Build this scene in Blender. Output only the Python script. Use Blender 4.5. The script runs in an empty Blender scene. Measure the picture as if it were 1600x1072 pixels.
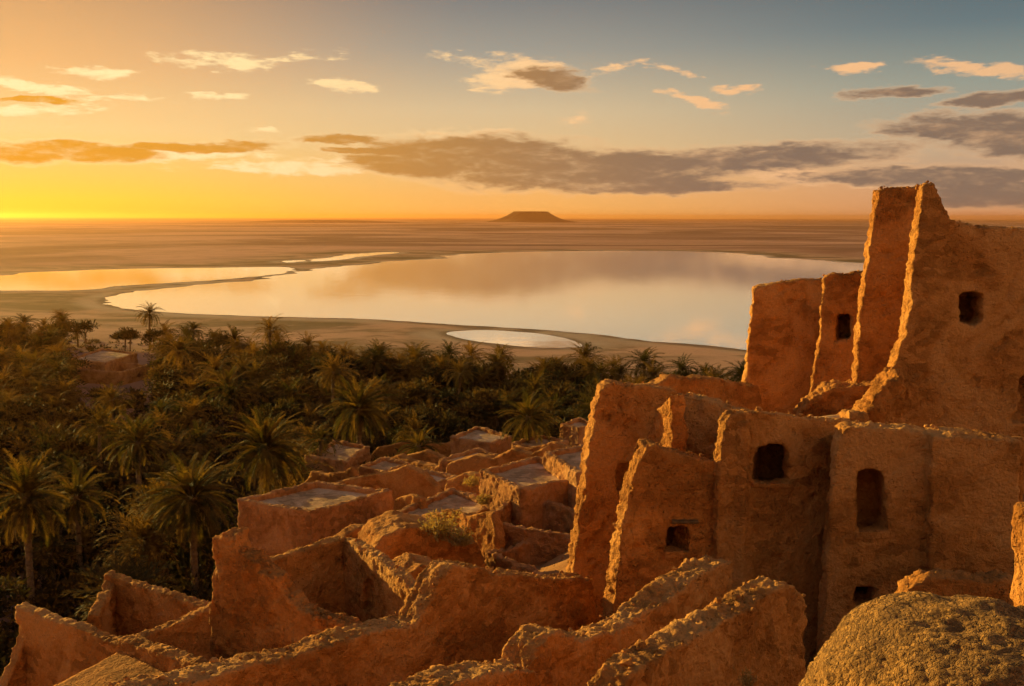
import bpy, bmesh, math, random
import numpy as np
from mathutils import Vector, Matrix
from mathutils.geometry import tessellate_polygon

random.seed(7); rng = np.random.default_rng(7)
SC = bpy.context.scene
COL = SC.collection
R = math.radians

# ------------------------------------------------------------------ camera
H = 31.0                      # camera height above the oasis floor
F = 1537.0                    # focal length in photo pixels (1600 wide)
PITCH = R(7.3)
CP, SP = math.cos(PITCH), math.sin(PITCH)
cam = bpy.data.cameras.new('camera')
cam.sensor_width = 36.0; cam.lens = 36.0 * F / 1600.0
cam.clip_start = 0.1; cam.clip_end = 60000
cam_o = bpy.data.objects.new('camera', cam); COL.objects.link(cam_o)
cam_o.location = (0, 0, H); cam_o.rotation_euler = (math.pi/2 - PITCH, R(-0.12), 0)
SC.camera = cam_o

# ------------------------------------------------------------------ light
SUN_AZ, SUN_EL = -50.0, 7.5   # degrees, azimuth from +Y towards +X
sun = bpy.data.lights.new('sun', 'SUN'); sun.energy = 5.0; sun.angle = R(0.6); sun.color = (1.0, 0.70, 0.17)
sun_o = bpy.data.objects.new('sun', sun); COL.objects.link(sun_o)
sd = Vector((math.sin(R(SUN_AZ))*math.cos(R(SUN_EL)), math.cos(R(SUN_AZ))*math.cos(R(SUN_EL)), math.sin(R(SUN_EL))))
sun_o.rotation_euler = sd.to_track_quat('Z', 'Y').to_euler()
vs = SC.view_settings
vs.view_transform = 'Standard'; vs.look = 'None'; vs.gamma = 1.0; vs.use_curve_mapping = False
vs.exposure = 0.75
SC.cycles.use_denoising = True
SC.cycles.use_adaptive_sampling = True; SC.cycles.adaptive_threshold = .03; SC.cycles.adaptive_min_samples = 12
SC.cycles.max_bounces = 5; SC.cycles.diffuse_bounces = 3; SC.cycles.transparent_max_bounces = 8
SC.cycles.sample_clamp_indirect = 6.0

def ray(px, py):
    dx, dy = (px-800)/F, (536-py)/F
    return Vector((dx, CP + dy*SP, -SP + dy*CP))
def ang(px, py):
    d = ray(px, py); return math.degrees(math.atan2(d.x, d.y)), math.degrees(math.atan2(d.z, math.hypot(d.x, d.y)))
def at_y(px, py, Y):
    d = ray(px, py); return Vector((d.x/d.y*Y, Y, H + d.z/d.y*Y))
def at_z(px, py, z=0.0):
    d = ray(px, py); k = (z-H)/d.z; return Vector((d.x*k, d.y*k, z))

# ------------------------------------------------------------------ world: Nishita sky, warm dusk grade, clouds
world = bpy.data.worlds.new('World'); SC.world = world; world.use_nodes = True
nt = world.node_tree; nt.nodes.clear()
class NB:
    def __init__(s, nt): s.nt = nt
    def n(s, t, **k):
        o = s.nt.nodes.new(t)
        for a, b in k.items(): setattr(o, a, b)
        return o
    def put(s, sock, v):
        if hasattr(v, 'is_linked') or isinstance(v, bpy.types.NodeSocket): s.nt.links.new(v, sock)
        else: sock.default_value = v
    def m(s, op, a, b=0.0, c=0.0, clamp=False):
        o = s.n('ShaderNodeMath', operation=op); o.use_clamp = clamp
        s.put(o.inputs[0], a); s.put(o.inputs[1], b); s.put(o.inputs[2], c)
        return o.outputs[0]
    def vm(s, op, a, b=(0, 0, 0)):
        o = s.n('ShaderNodeVectorMath', operation=op); s.put(o.inputs[0], a); s.put(o.inputs[1], b); return o.outputs[0]
    def ss(s, v, a, b, lo=0.0, hi=1.0):
        o = s.n('ShaderNodeMapRange', interpolation_type='SMOOTHSTEP')
        s.put(o.inputs[0], v)
        for i, q in enumerate((a, b, lo, hi)): o.inputs[i+1].default_value = q
        return o.outputs[0]
    def mix(s, f, a, b, mode='MIX'):
        o = s.n('ShaderNodeMix', data_type='RGBA', blend_type=mode)
        s.put(o.inputs[0], f)
        for sock, v in ((o.inputs[6], a), (o.inputs[7], b)):
            s.put(sock, v if not isinstance(v, tuple) else (v + (1.0,))[:4])
        return o.outputs[2]
    def ramp(s, f, stops, interp='LINEAR'):
        o = s.n('ShaderNodeValToRGB'); cr = o.color_ramp; cr.interpolation = interp
        while len(cr.elements) > 1: cr.elements.remove(cr.elements[-1])
        for i, (p, c) in enumerate(stops):
            e = cr.elements[0] if i == 0 else cr.elements.new(p)
            e.position = p; e.color = (tuple(c) + (1.0,))[:4]
        s.put(o.inputs[0], f); return o.outputs[0]
    def noise(s, vec, scale, detail=4.0, rough=0.55, dist=0.0, col=False):
        o = s.n('ShaderNodeTexNoise'); s.put(o.inputs['Vector'], vec)
        o.inputs['Scale'].default_value = scale; o.inputs['Detail'].default_value = detail
        o.inputs['Roughness'].default_value = rough; o.inputs['Distortion'].default_value = dist
        return o.outputs[1 if col else 0]
    def comb(s, x, y, z):
        o = s.n('ShaderNodeCombineXYZ')
        for i, q in enumerate((x, y, z)): s.put(o.inputs[i], q)
        return o.outputs[0]

w = NB(nt)
gen = w.n('ShaderNodeTexCoord').outputs['Generated']
sep = w.n('ShaderNodeSeparateXYZ'); nt.links.new(gen, sep.inputs[0])
X_, Y_, Z_ = sep.outputs
el = w.m('MULTIPLY', w.m('ARCSINE', Z_), 57.2958)
az = w.m('MULTIPLY', w.m('ARCTAN2', X_, Y_), 57.2958)
hl = w.m('MAXIMUM', w.m('SQRT', w.m('ADD', w.m('MULTIPLY', X_, X_), w.m('MULTIPLY', Y_, Y_))), 1e-4)
cosd = w.m('DIVIDE', w.m('ADD', w.m('MULTIPLY', X_, math.sin(R(SUN_AZ))), w.m('MULTIPLY', Y_, math.cos(R(SUN_AZ)))), hl)
D = w.m('MULTIPLY', w.m('ARCCOSINE', w.m('MINIMUM', w.m('MAXIMUM', cosd, -1.0), 1.0)), 57.2958)   # degrees from the sun's azimuth
E45 = w.m('MULTIPLY', w.m('MAXIMUM', el, 0.0), 1/45.0, clamp=True)
def st(*a): return [(e/45.0, c) for e, c in a]
r_sun = w.ramp(E45, st((0, (.86, .56, .02)), (.8, (1.0, .68, .04)), (2.5, (1.0, .62, .12)), (4.5, (1.0, .65, .25)), (8, (.88, .47, .17)), (12.5, (.60, .31, .125)), (22, (.40, .27, .17)), (45, (.12, .14, .17))))
r_mid = w.ramp(E45, st((0, (1.0, .50, .12)), (1.2, (.97, .49, .14)), (4, (.80, .53, .25)), (6, (.70, .52, .30)), (9.3, (.34, .32, .27)), (12.5, (.165, .175, .185)), (22, (.15, .17, .19)), (45, (.11, .13, .16))))
r_far = w.ramp(E45, st((0, (.70, .31, .14)), (1.5, (.66, .34, .18)), (4, (.48, .38, .26)), (7, (.29, .32, .27)), (10, (.115, .175, .20)), (12.5, (.07, .115, .145)), (22, (.10, .13, .155)), (45, (.11, .13, .16))))
r_anti = w.ramp(E45, st((0, (1.42, .70, .24)), (8, (1.52, .79, .28)), (16, (1.32, .72, .30)), (28, (.62, .40, .23)), (45, (.11, .13, .16))))  # glow behind the camera, brightened to fill the walls facing it
skyc = w.mix(w.ss(D, 22, 50), r_sun, r_mid)
skyc = w.mix(w.ss(D, 48, 78), skyc, r_far)
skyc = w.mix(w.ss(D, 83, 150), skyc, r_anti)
nish = w.n('ShaderNodeTexSky'); nish.sky_type = 'NISHITA'; nish.sun_disc = False
nish.sun_elevation = R(SUN_EL); nish.sun_rotation = R(SUN_AZ); nish.dust_density = 3.0
gam = w.n('ShaderNodeGamma'); nt.links.new(nish.outputs[0], gam.inputs[0]); gam.inputs[1].default_value = 0.45
nis = w.mix(1.0, gam.outputs[0], (.42, .34, .22), 'MULTIPLY')
skyc = w.mix(0.06, skyc, nis)

# clouds: (photo px centre, half width, half height, tilt) turned into sky directions
dark = [(90, 239, 200, 19, 0), (330, 231, 150, 10, .02), (530, 218, 75, 11, .03), (560, 238, 60, 8, 0),
        (760, 240, 240, 34, -.02), (900, 268, 290, 36, 0), (1150, 247, 290, 25, .03), (1000, 290, 240, 14, 0), (640, 262, 120, 18, -.1),
        (1490, 200, 150, 24, -.06), (1600, 212, 200, 36, -.04), (1395, 143, 85, 11, .02), (1565, 150, 100, 13, .06),
        (865, 127, 72, 19, -.12), (1430, 275, 240, 18, 0), (1600, 300, 240, 26, 0), (40, 158, 110, 6, .0)]
light = [(150, 112, 75, 11, 0), (345, 98, 105, 17, .0), (470, 90, 90, 9, .12), (545, 134, 70, 12, -.08), (340, 152, 60, 6, -.02),
         (50, 138, 120, 9, -.05), (60, 173, 170, 9, .06), (200, 156, 90, 6, .0), (770, 98, 100, 17, -.08), (800, 125, 80, 20, 0), (960, 108, 50, 10, .2),
         (1040, 107, 70, 9, -.25), (1080, 158, 70, 10, -.3), (1145, 140, 50, 9, .05), (1340, 103, 55, 10, -.05), (905, 188, 36, 13, -.15),
         (1500, 103, 90, 12, -.1), (1590, 110, 70, 14, -.12), (1300, 275, 160, 22, -.05), (470, 262, 210, 16, 0), (420, 206, 30, 5, 0), (290, 243, 190, 14, .02), (700, 215, 120, 14, .03)]
wn1 = w.noise(w.comb(w.m('MULTIPLY', az, .22), w.m('MULTIPLY', el, .95), 0.0), 1.0, 6.0, .62, .3)
wn2 = w.noise(w.comb(w.m('MULTIPLY', az, .9), w.m('MULTIPLY', el, 3.0), 5.0), 1.0, 5.0, .65, .2)
wv = w.n('ShaderNodeSeparateXYZ'); nt.links.new(w.noise(w.comb(w.m('MULTIPLY', az, .26), w.m('MULTIPLY', el, .9), 2.0), 1.0, 7.0, .68, .0, True), wv.inputs[0])
azw = w.m('ADD', az, w.m('MULTIPLY', w.m('SUBTRACT', wv.outputs[0],   .5), 5.0))
elw = w.m('ADD', el, w.m('MULTIPLY', w.m('SUBTRACT', wv.outputs[1], .5), 1.2))
wn = w.m('ADD', w.m('MULTIPLY', w.m('SUBTRACT', wn1, .5), 2.3), w.m('MULTIPLY', w.m('SUBTRACT', wn2, .5), 1.5))
def field(lst):
    f = None
    for px, py, hw, hh, tilt in lst:
        a0, e0 = ang(px, py); ka = math.cos(R(a0))**2
        u = w.m('MULTIPLY_ADD', azw, 1/(hw*.0373*ka), -a0/(hw*.0373*ka))
        v = w.m('MULTIPLY_ADD', elw, 1/(hh*.0373), -e0/(hh*.0373))
        if tilt: v = w.m('MULTIPLY_ADD', u, -tilt*hw/hh, v)
        q = w.m('SUBTRACT', 1.0, w.m('MULTIPLY_ADD', u, w.m('MULTIPLY', u, 1.0), w.m('MULTIPLY', v, v)))
        f = q if f is None else w.m('SMOOTH_MAX', f, q, .25)
    return f
# the rest of the sky carries the same broken banks
out = w.m('MULTIPLY', w.ss(w.m('ABSOLUTE', az), 30, 38), w.m('MULTIPLY', w.ss(el, 2, 5), w.ss(el, 16, 9)))
bank = w.m('SUBTRACT', w.m('MULTIPLY', w.noise(w.comb(w.m('MULTIPLY', az, .06), w.m('MULTIPLY', el, .3), 9.0), 1.0, 3.0), w.m('MULTIPLY', out, 3.2)), 1.75)
fd = w.m('MAXIMUM', w.m('MAXIMUM', field(dark), -1.0), bank)
fl = w.m('MAXIMUM', field(light), -1.0)
cd = w.ss(w.m('ADD', fd, w.m('MULTIPLY', wn, .66)), -.2, .75)
cl = w.m('MULTIPLY', w.ss(w.m('ADD', fl, w.m('MULTIPLY', wn, 1.5)), .15, 1.05), 1.0)
T = w.ss(D, 22, 66)
rim = w.mix(T, (1.15, .86, .42), (.92, .52, .25))
body = w.mix(T, (.82, .36, .03), (.245, .165, .115))
core = w.ss(w.m('ADD', w.m('MINIMUM', w.m('MULTIPLY', w.m('ADD', fd, .2), 1.1), .9), w.m('MULTIPLY', wn, .55)), .12, 1.0)
skyc = w.mix(w.m('MULTIPLY', cl, w.ss(D, 88, 68, .6, 1.0)), skyc, rim)
skyc = w.mix(cd, skyc, w.mix(core, rim, body))
low = w.ss(el, -0.5, -3.0)
skyc = w.mix(low, skyc, (.16, .10, .065))
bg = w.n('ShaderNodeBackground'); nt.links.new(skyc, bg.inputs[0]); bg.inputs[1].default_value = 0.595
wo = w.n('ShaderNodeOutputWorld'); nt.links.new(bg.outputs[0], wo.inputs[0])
world.cycles.sampling_method = 'MANUAL'; world.cycles.sample_map_resolution = 512

# ------------------------------------------------------------------ helpers
def link(name, me, mat=None, parent=None):
    o = bpy.data.objects.new(name, me); COL.objects.link(o)
    if me is not None and mat is not None and not me.materials: me.materials.append(mat)
    if parent is not None: o.parent = parent
    return o
def empty(name, loc): 
    o = bpy.data.objects.new(name, None); COL.objects.link(o); o.location = loc; o.empty_display_size = .3
    return o
def tag(o, label=None, cat=None, group=None, kind=None):
    for k, v in (('label', label), ('category', cat), ('group', group), ('kind', kind)):
        if v: o[k] = v
    return o
def child(o, parent):
    o.parent = parent; o.matrix_parent_inverse = Matrix.Translation(parent.location).inverted(); return o

_perm = np.random.default_rng(3).permutation(512).astype(np.int64)
_perm = np.concatenate([_perm, _perm, _perm])
_g = np.random.default_rng(4).normal(size=(512, 3)); _g /= np.linalg.norm(_g, axis=1)[:, None]
def perlin(p):
    i = np.floor(p).astype(np.int64); f = p - i; i &= 511
    u = f*f*f*(f*(f*6-15)+10)
    r = 0.0
    for dx in (0, 1):
        wx = u[:, 0] if dx else 1-u[:, 0]
        hx = _perm[(i[:, 0]+dx) & 511]
        for dy in (0, 1):
            wy = u[:, 1] if dy else 1-u[:, 1]
            hy = _perm[hx + ((i[:, 1]+dy) & 511)]
            for dz in (0, 1):
                wz = u[:, 2] if dz else 1-u[:, 2]
                g = _g[_perm[hy + ((i[:, 2]+dz) & 511)]]
                r = r + wx*wy*wz*((f[:, 0]-dx)*g[:, 0] + (f[:, 1]-dy)*g[:, 1] + (f[:, 2]-dz)*g[:, 2])
    return r
def fbm(p, oct=3, gain=.5):
    s = 0; a = 1.0
    for k in range(oct): s = s + a*perlin(p*(2.03**k) + 17.3*k); a *= gain
    return s
def np_mesh(name, V, T, smooth=True):
    me = bpy.data.meshes.new(name)
    V = np.asarray(V, np.float32); T = np.asarray(T, np.int32); k = T.shape[1]
    me.vertices.add(len(V)); me.vertices.foreach_set('co', V.ravel())
    me.loops.add(T.size); me.loops.foreach_set('vertex_index', T.ravel())
    me.polygons.add(len(T)); me.polygons.foreach_set('loop_start', np.arange(0, T.size, k, dtype=np.int32))
    me.polygons.foreach_set('use_smooth', np.full(len(T), smooth))
    me.update(calc_edges=True); me.validate()
    return me

# ------------------------------------------------------------------ materials
def new_mat(name):
    m = bpy.data.materials.new(name); m.use_nodes = True; b = NB(m.node_tree)
    return m, b, m.node_tree.nodes['Principled BSDF']
def mud_mat(name, ca, cb, cc, bump=.5, fine=9.0, pits=True):
    m, b, p = new_mat(name)
    pos = b.n('ShaderNodeNewGeometry').outputs['Position']
    n1 = b.noise(pos, .55, 5, .6, .4); n2 = b.noise(pos, fine*.35, 5, .65); n3 = b.noise(pos, fine, 6, .7)
    c = b.mix(b.ss(n1, .35, .68), ca, cb)
    c = b.mix(b.ss(n2, .52, .74, 0, .7), c, cc)
    streak = b.noise(b.vm('MULTIPLY', pos, (2.6, 2.6, .35)), 1.0, 4, .6)
    c = b.mix(b.ss(streak, .55, .75, 0, .35), c, cc)
    vb = b.n('ShaderNodeTexVoronoi', feature='F1'); b.put(vb.inputs['Vector'], b.vm('ADD', b.vm('MULTIPLY', pos, (1, 1, 1.5)), b.vm('MULTIPLY', b.noise(pos, 1.5, 3, .6, 0, True), (.5, .5, .5)))); vb.inputs['Scale'].default_value = 2.3
    bl = b.n('ShaderNodeSeparateXYZ'); b.put(bl.inputs[0], vb.outputs['Color'])
    pat = b.noise(b.vm('ADD', pos, (31, 7, 3)), .33, 4, .6, .6)
    c = b.mix(b.m('MULTIPLY', b.ss(bl.outputs[0], .0, 1.0), b.ss(pat, .42, .56, .0, .75)), c, tuple(x*.52 for x in cb))
    c = b.mix(b.ss(pat, .52, .38, 0, .7), c, (ca[0]*1.08, ca[1]*1.22, ca[2]*1.5))
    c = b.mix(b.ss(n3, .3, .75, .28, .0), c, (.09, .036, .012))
    b.put(p.inputs['Base Color'], c); p.inputs['Roughness'].default_value = .95
    p.inputs['Specular IOR Level'].default_value = .12
    h = b.m('ADD', b.m('MULTIPLY', n2, .7), b.m('MULTIPLY', n3, .5))
    if pits:
        vo = b.n('ShaderNodeTexVoronoi', feature='F1'); b.put(vo.inputs['Vector'], b.vm('ADD', pos, b.vm('SCALE', b.noise(pos, 6, 2, .5, 0, True), (0, 0, 0))))
        vo.inputs['Scale'].default_value = 3.4
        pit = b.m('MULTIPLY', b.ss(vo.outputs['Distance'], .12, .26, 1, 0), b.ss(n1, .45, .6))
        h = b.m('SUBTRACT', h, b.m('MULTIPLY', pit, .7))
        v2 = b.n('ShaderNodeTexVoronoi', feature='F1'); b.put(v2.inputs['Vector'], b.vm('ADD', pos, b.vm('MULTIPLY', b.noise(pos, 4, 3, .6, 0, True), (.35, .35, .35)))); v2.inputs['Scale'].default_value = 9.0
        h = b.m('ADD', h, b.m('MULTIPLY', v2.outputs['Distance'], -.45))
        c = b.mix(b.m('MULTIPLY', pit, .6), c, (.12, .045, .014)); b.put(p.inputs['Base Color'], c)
    bp = b.n('ShaderNodeBump'); bp.inputs['Strength'].default_value = bump; bp.inputs['Distance'].default_value = .12
    b.put(bp.inputs['Height'], h); b.nt.links.new(bp.outputs[0], p.inputs['Normal'])
    return m
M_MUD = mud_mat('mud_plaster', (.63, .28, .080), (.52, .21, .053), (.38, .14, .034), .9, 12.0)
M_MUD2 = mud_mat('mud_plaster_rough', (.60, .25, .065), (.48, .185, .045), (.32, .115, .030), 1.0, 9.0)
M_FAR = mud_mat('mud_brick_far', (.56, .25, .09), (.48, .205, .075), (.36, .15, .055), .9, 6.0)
M_ROOF = mud_mat('packed_earth_roof', (.66, .39, .22), (.57, .325, .17), (.36, .20, .10), .7, 5.0, False)
def rock_mat():
    m, b, p = new_mat('gritty_rock')
    pos = b.n('ShaderNodeNewGeometry').outputs['Position']
    wp = b.vm('ADD', pos, b.vm('MULTIPLY', b.noise(pos, 14, 3, .6, 0, True), (.08, .08, .08)))
    v1 = b.n('ShaderNodeTexVoronoi', feature='F1'); b.put(v1.inputs['Vector'], wp); v1.inputs['Scale'].default_value = 26.0
    v2 = b.n('ShaderNodeTexVoronoi', feature='F1'); b.put(v2.inputs['Vector'], wp); v2.inputs['Scale'].default_value = 60.0
    n1 = b.noise(pos, 2.2, 5, .65); n2 = b.noise(pos, 45, 4, .7)
    sx = b.n('ShaderNodeSeparateXYZ'); b.put(sx.inputs[0], v1.outputs['Color'])
    c = b.mix(b.ss(sx.outputs[0], .15, .95), (.22, .105, .035), (.60, .30, .095))
    c = b.mix(b.ss(n1, .4, .62, 0, .6), c, (.30, .15, .055)); c = b.mix(b.ss(n2, .55, .7, 0, .5), c, (.66, .40, .17))
    b.put(p.inputs['Base Color'], c); p.inputs['Roughness'].default_value = .9; p.inputs['Specular IOR Level'].default_value = .2
    h = b.m('ADD', b.m('ADD', b.m('MULTIPLY', v1.outputs['Distance'], -1.0), b.m('MULTIPLY', v2.outputs['Distance'], -.5)), b.m('MULTIPLY', n2, .7))
    bp = b.n('ShaderNodeBump'); bp.inputs['Strength'].default_value = 1.0; bp.inputs['Distance'].default_value = .06
    b.put(bp.inputs['Height'], h); b.nt.links.new(bp.outputs[0], p.inputs['Normal'])
    return m
M_ROCK = rock_mat()
def simple(name, col, rough=.9, transl=None):
    m, b, p = new_mat(name)
    pos = b.n('ShaderNodeNewGeometry').outputs['Position']
    n = b.noise(pos, 6.0, 4)
    b.put(p.inputs['Base Color'], b.mix(b.ss(n, .3, .7), tuple(x*.7 for x in col), tuple(x*1.25 for x in col)))
    p.inputs['Roughness'].default_value = rough; p.inputs['Specular IOR Level'].default_value = .15
    return m
M_WOOD = simple('palm_wood', (.12, .07, .035))
def leaf_mat(name, c1, c2, tr=.35, scale=.6):
    m, b, p = new_mat(name)
    pos = b.n('ShaderNodeNewGeometry').outputs['Position']
    oi = b.n('ShaderNodeObjectInfo').outputs['Random']
    n = b.noise(pos, scale, 3)
    c = b.mix(b.ss(b.m('ADD', n, b.m('MULTIPLY', b.m('SUBTRACT', oi, .5), .35)), .32, .68), c1, c2)
    b.put(p.inputs['Base Color'], c); p.inputs['Roughness'].default_value = .7; p.inputs['Specular IOR Level'].default_value = .12
    t = b.n('ShaderNodeBsdfTranslucent'); b.put(t.inputs['Color'], b.mix(1.0, c, (1.5, 1.25, .6), 'MULTIPLY'))
    mx = b.n('ShaderNodeMixShader'); mx.inputs[0].default_value = tr
    b.nt.links.new(p.outputs[0], mx.inputs[1]); b.nt.links.new(t.outputs[0], mx.inputs[2])
    b.nt.links.new(mx.outputs[0], m.node_tree.nodes['Material Output'].inputs[0])
    return m
M_LEAF = leaf_mat('palm_frond', (.050, .046, .012), (.155, .100, .023), .5)  # second tone lifted towards gold, painting in sun-lit frond highlights
M_LEAFD = leaf_mat('palm_frond_dry', (.20, .13, .055), (.27, .18, .08), .25)
M_LEAFF = leaf_mat('palm_crown_far', (.037, .034, .010), (.140, .082, .022), .45, .10)
M_BUSH = leaf_mat('undergrowth', (.024, .024, .008), (.060, .038, .013), .3, .12)
M_TREE = leaf_mat('fruit_tree_leaf', (.030, .029, .010), (.090, .056, .018), .35, .25)
M_DRYB = leaf_mat('dry_bush', (.26, .19, .08), (.34, .25, .10), .35)
M_TRUNK = simple('palm_trunk', (.20, .125, .07))

# ------------------------------------------------------------------ terrain
TP = [(0, 0, 26.5), (0, 5, 25.5), (4, 6, 26), (0, 12, 22), (6, 12, 22.5), (8, 16, 18.5), (4, 20, 17.2), (8, 26, 16.6), (3, 31, 17.0), (11, 28, 16.8),
      (14, 27, 17.6), (9, 33, 19.8), (12, 37, 21.8), (19, 37, 22.7), (14, 48, 21.2), (22, 45, 22.5), (30, 40, 23), (-14, 26, 14.5), (-20, 35, 11.5), (-25, 45, 6.5),
      (-30, 55, 1.5), (-36, 60, 0), (-4, 20, 17.5), (-5, 30, 15.2), (-10, 31, 14.5), (-8, 40, 13.4), (0, 45, 13.0), (0, 36, 14.6), (-12, 60, 9.3), (-20, 66, 3.5), (-16, 52, 9.5), (-5, 75, 8.3),
      (5, 62, 11.8), (2, 55, 11.6), (8, 75, 9.8), (0, 95, 5.8), (-15, 96, 3.2), (-14, 130, .4), (5, 115, 3.8), (12, 130, 2), (10, 60, 12.6), (25, 60, 16.5), (30, 90, 8), (20, 120, 3),
      (45, 60, 17), (40, 100, 6), (30, 140, 0), (0, -9, 32), (12, -9, 33), (-11, -9, 30.5), (24, -6, 31.5), (0, -22, 33), (30, -22, 28), (32, 0, 26), (45, -35, 13), (-22, -4, 21), (-22, -24, 20),  (-40, 0, 9), (-42, 30, 3), (15, 5, 25),  # includes an unseen hill behind the camera, raised to shade the foreground walls
      (-30, 75, 0), (-25, 90, 0.3), (-26, 120, 0), (0, 150, 0), (-62, 50, 0), (-62, 20, 0), (-75, 0, 0), (60, 20, 18), (75, 60, 8), (90, 100, 0), (60, 140, 0), (110, 20, 0),
      (90, -40, 0), (0, -90, 0), (-60, -60, 0), (-45, 60, 0), (-50, 90, 0), (-60, 140, 0), (0, 200, 0), (60, 180, 0), (60, -80, 0)]
_tp = np.array(TP, float)
_A = np.linalg.norm(_tp[:, None, :2]-_tp[None, :, :2], axis=2); _A = -np.sqrt(_A**2 + 4.0)
_wts = np.linalg.solve(np.block([[_A, np.ones((len(_tp), 1))], [np.ones((1, len(_tp))), np.zeros((1, 1))]]), np.append(_tp[:, 2], 0))
def terrain(x, y, rough=True):
    x = np.atleast_1d(np.asarray(x, float)); y = np.atleast_1d(np.asarray(y, float))
    z = np.full(x.shape, _wts[-1])
    for (tx, ty, _), wt in zip(TP, _wts): z = z - wt*np.sqrt((x-tx)**2 + (y-ty)**2 + 4.0)
    r = np.hypot(x-5, y-45)
    z = np.maximum(z, 0)*np.clip((170-r)/50, 0, 1)
    if rough:
        q = np.stack([x, y, 0*x], -1)
        z = z + fbm(q*.35, 3)*.35*np.clip(z/3, 0, 1)
        d = np.hypot(x, y)
        far = np.clip((d-1300)/1500, 0, 1)
        z = z + far*np.maximum(fbm(q*.0022, 4)*3.5 + .4, 0)
    return z
def tz(x, y):
    z = _wts[-1] - float(_wts[:-1] @ np.sqrt((_tp[:, 0]-x)**2 + (_tp[:, 1]-y)**2 + 4.0))
    return max(z, 0.0)*min(1.0, max(0.0, (170-math.hypot(x-5, y-45))/50))

def smooth_poly(pts, sub=6, jit=0.0):
    P = np.array(pts, float); n = len(P); out = []
    for i in range(n):
        p0, p1, p2, p3 = P[i-1], P[i], P[(i+1) % n], P[(i+2) % n]
        for k in range(sub):
            t = k/sub
            out.append(.5*((2*p1)+(-p0+p2)*t+(2*p0-5*p1+4*p2-p3)*t*t+(-p0+3*p1-3*p2+p3)*t**3))
    return np.array(out)
LAKES = {
 'lake': [(157, 468), (200, 459), (300, 447.5), (400, 436), (450, 428), (500, 421), (560, 414), (640, 408), (690, 404), (720, 399), (800, 394.5), (870, 392.5), (1000, 391.5), (1100, 393), (1190, 398), (1215, 403),
          (1290, 406), (1345, 410), (1440, 416), (1560, 425), (1640, 445), (1650, 480), (1560, 520), (1400, 548), (1250, 552), (1160, 545), (1100, 538.5), (1000, 530), (900, 520.5), (800, 512.5), (700, 506.5), (600, 502.5), (500, 498), (400, 494.5), (300, 491), (220, 486), (172, 477)],
 'salt_lagoon': [(-420, 436), (-200, 438), (0, 432), (60, 427), (200, 421.5), (300, 420), (400, 418.5), (450, 418), (463, 421.5), (440, 428), (350, 437), (220, 446), (130, 455), (0, 456), (-200, 458), (-420, 456)],
 'shore_pond': [(697, 522), (720, 518), (765, 516.5), (830, 521), (890, 531), (920, 539), (905, 543), (860, 543.5), (800, 540), (740, 533)],
 'salt_pan': [(470, 407), (520, 402), (575, 396), (615, 394.5), (612, 397), (570, 401), (530, 406), (490, 409)],
 'salt_puddle': [(440, 409), (462, 407.5), (480, 408), (470, 410), (448, 411)],
}
def ragged(P, k):
    q = np.stack([P[:, 0], P[:, 1], 0*P[:, 0]+k], -1); am = np.clip(P[:, 1]/500, .35, 1.6)*(1.0 if k == 0 else .55)
    P = P.copy(); P[:, 0] += am*(fbm(q*.018, 3)*16 + fbm(q*.07+9, 3)*7); P[:, 1] += am*(fbm(q*.018+40, 3)*5 + fbm(q*.07+70, 3)*2.6); return P
lake_xy = {k: ragged(smooth_poly([tuple(at_z(*p).xy) for p in v], 14), i) for i, (k, v) in enumerate(LAKES.items())}
def seg_dist(q, P):
    d = np.full(len(q), 1e9)
    for i in range(len(P)):
        a = P[i]; b = P[(i+1) % len(P)]; ab = b-a; L = (ab@ab)+1e-9
        t = np.clip(((q-a)@ab)/L, 0, 1); d = np.minimum(d, np.linalg.norm(q-(a+t[:, None]*ab), axis=1))
    return d

# ground sheet out to the horizon
NA, rr = 420, [2.0]
while rr[-1] < 22000: rr.append(rr[-1]*1.028 + .12)
rr = np.array(rr)
fa = np.concatenate([np.linspace(R(-40), R(40), 300, endpoint=False), np.linspace(R(40), R(320), 120, endpoint=False)])
gx = (rr[:, None]*np.sin(fa)[None]).ravel(); gy = (rr[:, None]*np.cos(fa)[None]).ravel()
gz = terrain(gx, gy)
q2 = np.stack([gx, gy], -1)
dl = np.full(len(q2), 4000.0); _nr = (gy > 150) & (gy < 2500) & (np.abs(gx) < 1500)
dl[_nr] = np.minimum.reduce([seg_dist(q2[_nr], P[::4]) for k, P in lake_xy.items()])
idx = np.arange(len(rr)*NA).reshape(len(rr), NA); nx = np.roll(idx, -1, 1)
quads = np.stack([idx[:-1], idx[1:], nx[1:], nx[:-1]], -1).reshape(-1, 4)[:, ::-1]
gme = np_mesh('ground', np.stack([gx, gy, gz], -1), quads)
at = gme.attributes.new('shore', 'FLOAT', 'POINT'); at.data.foreach_set('value', np.clip(dl, 0, 4000).astype(np.float32))
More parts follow.
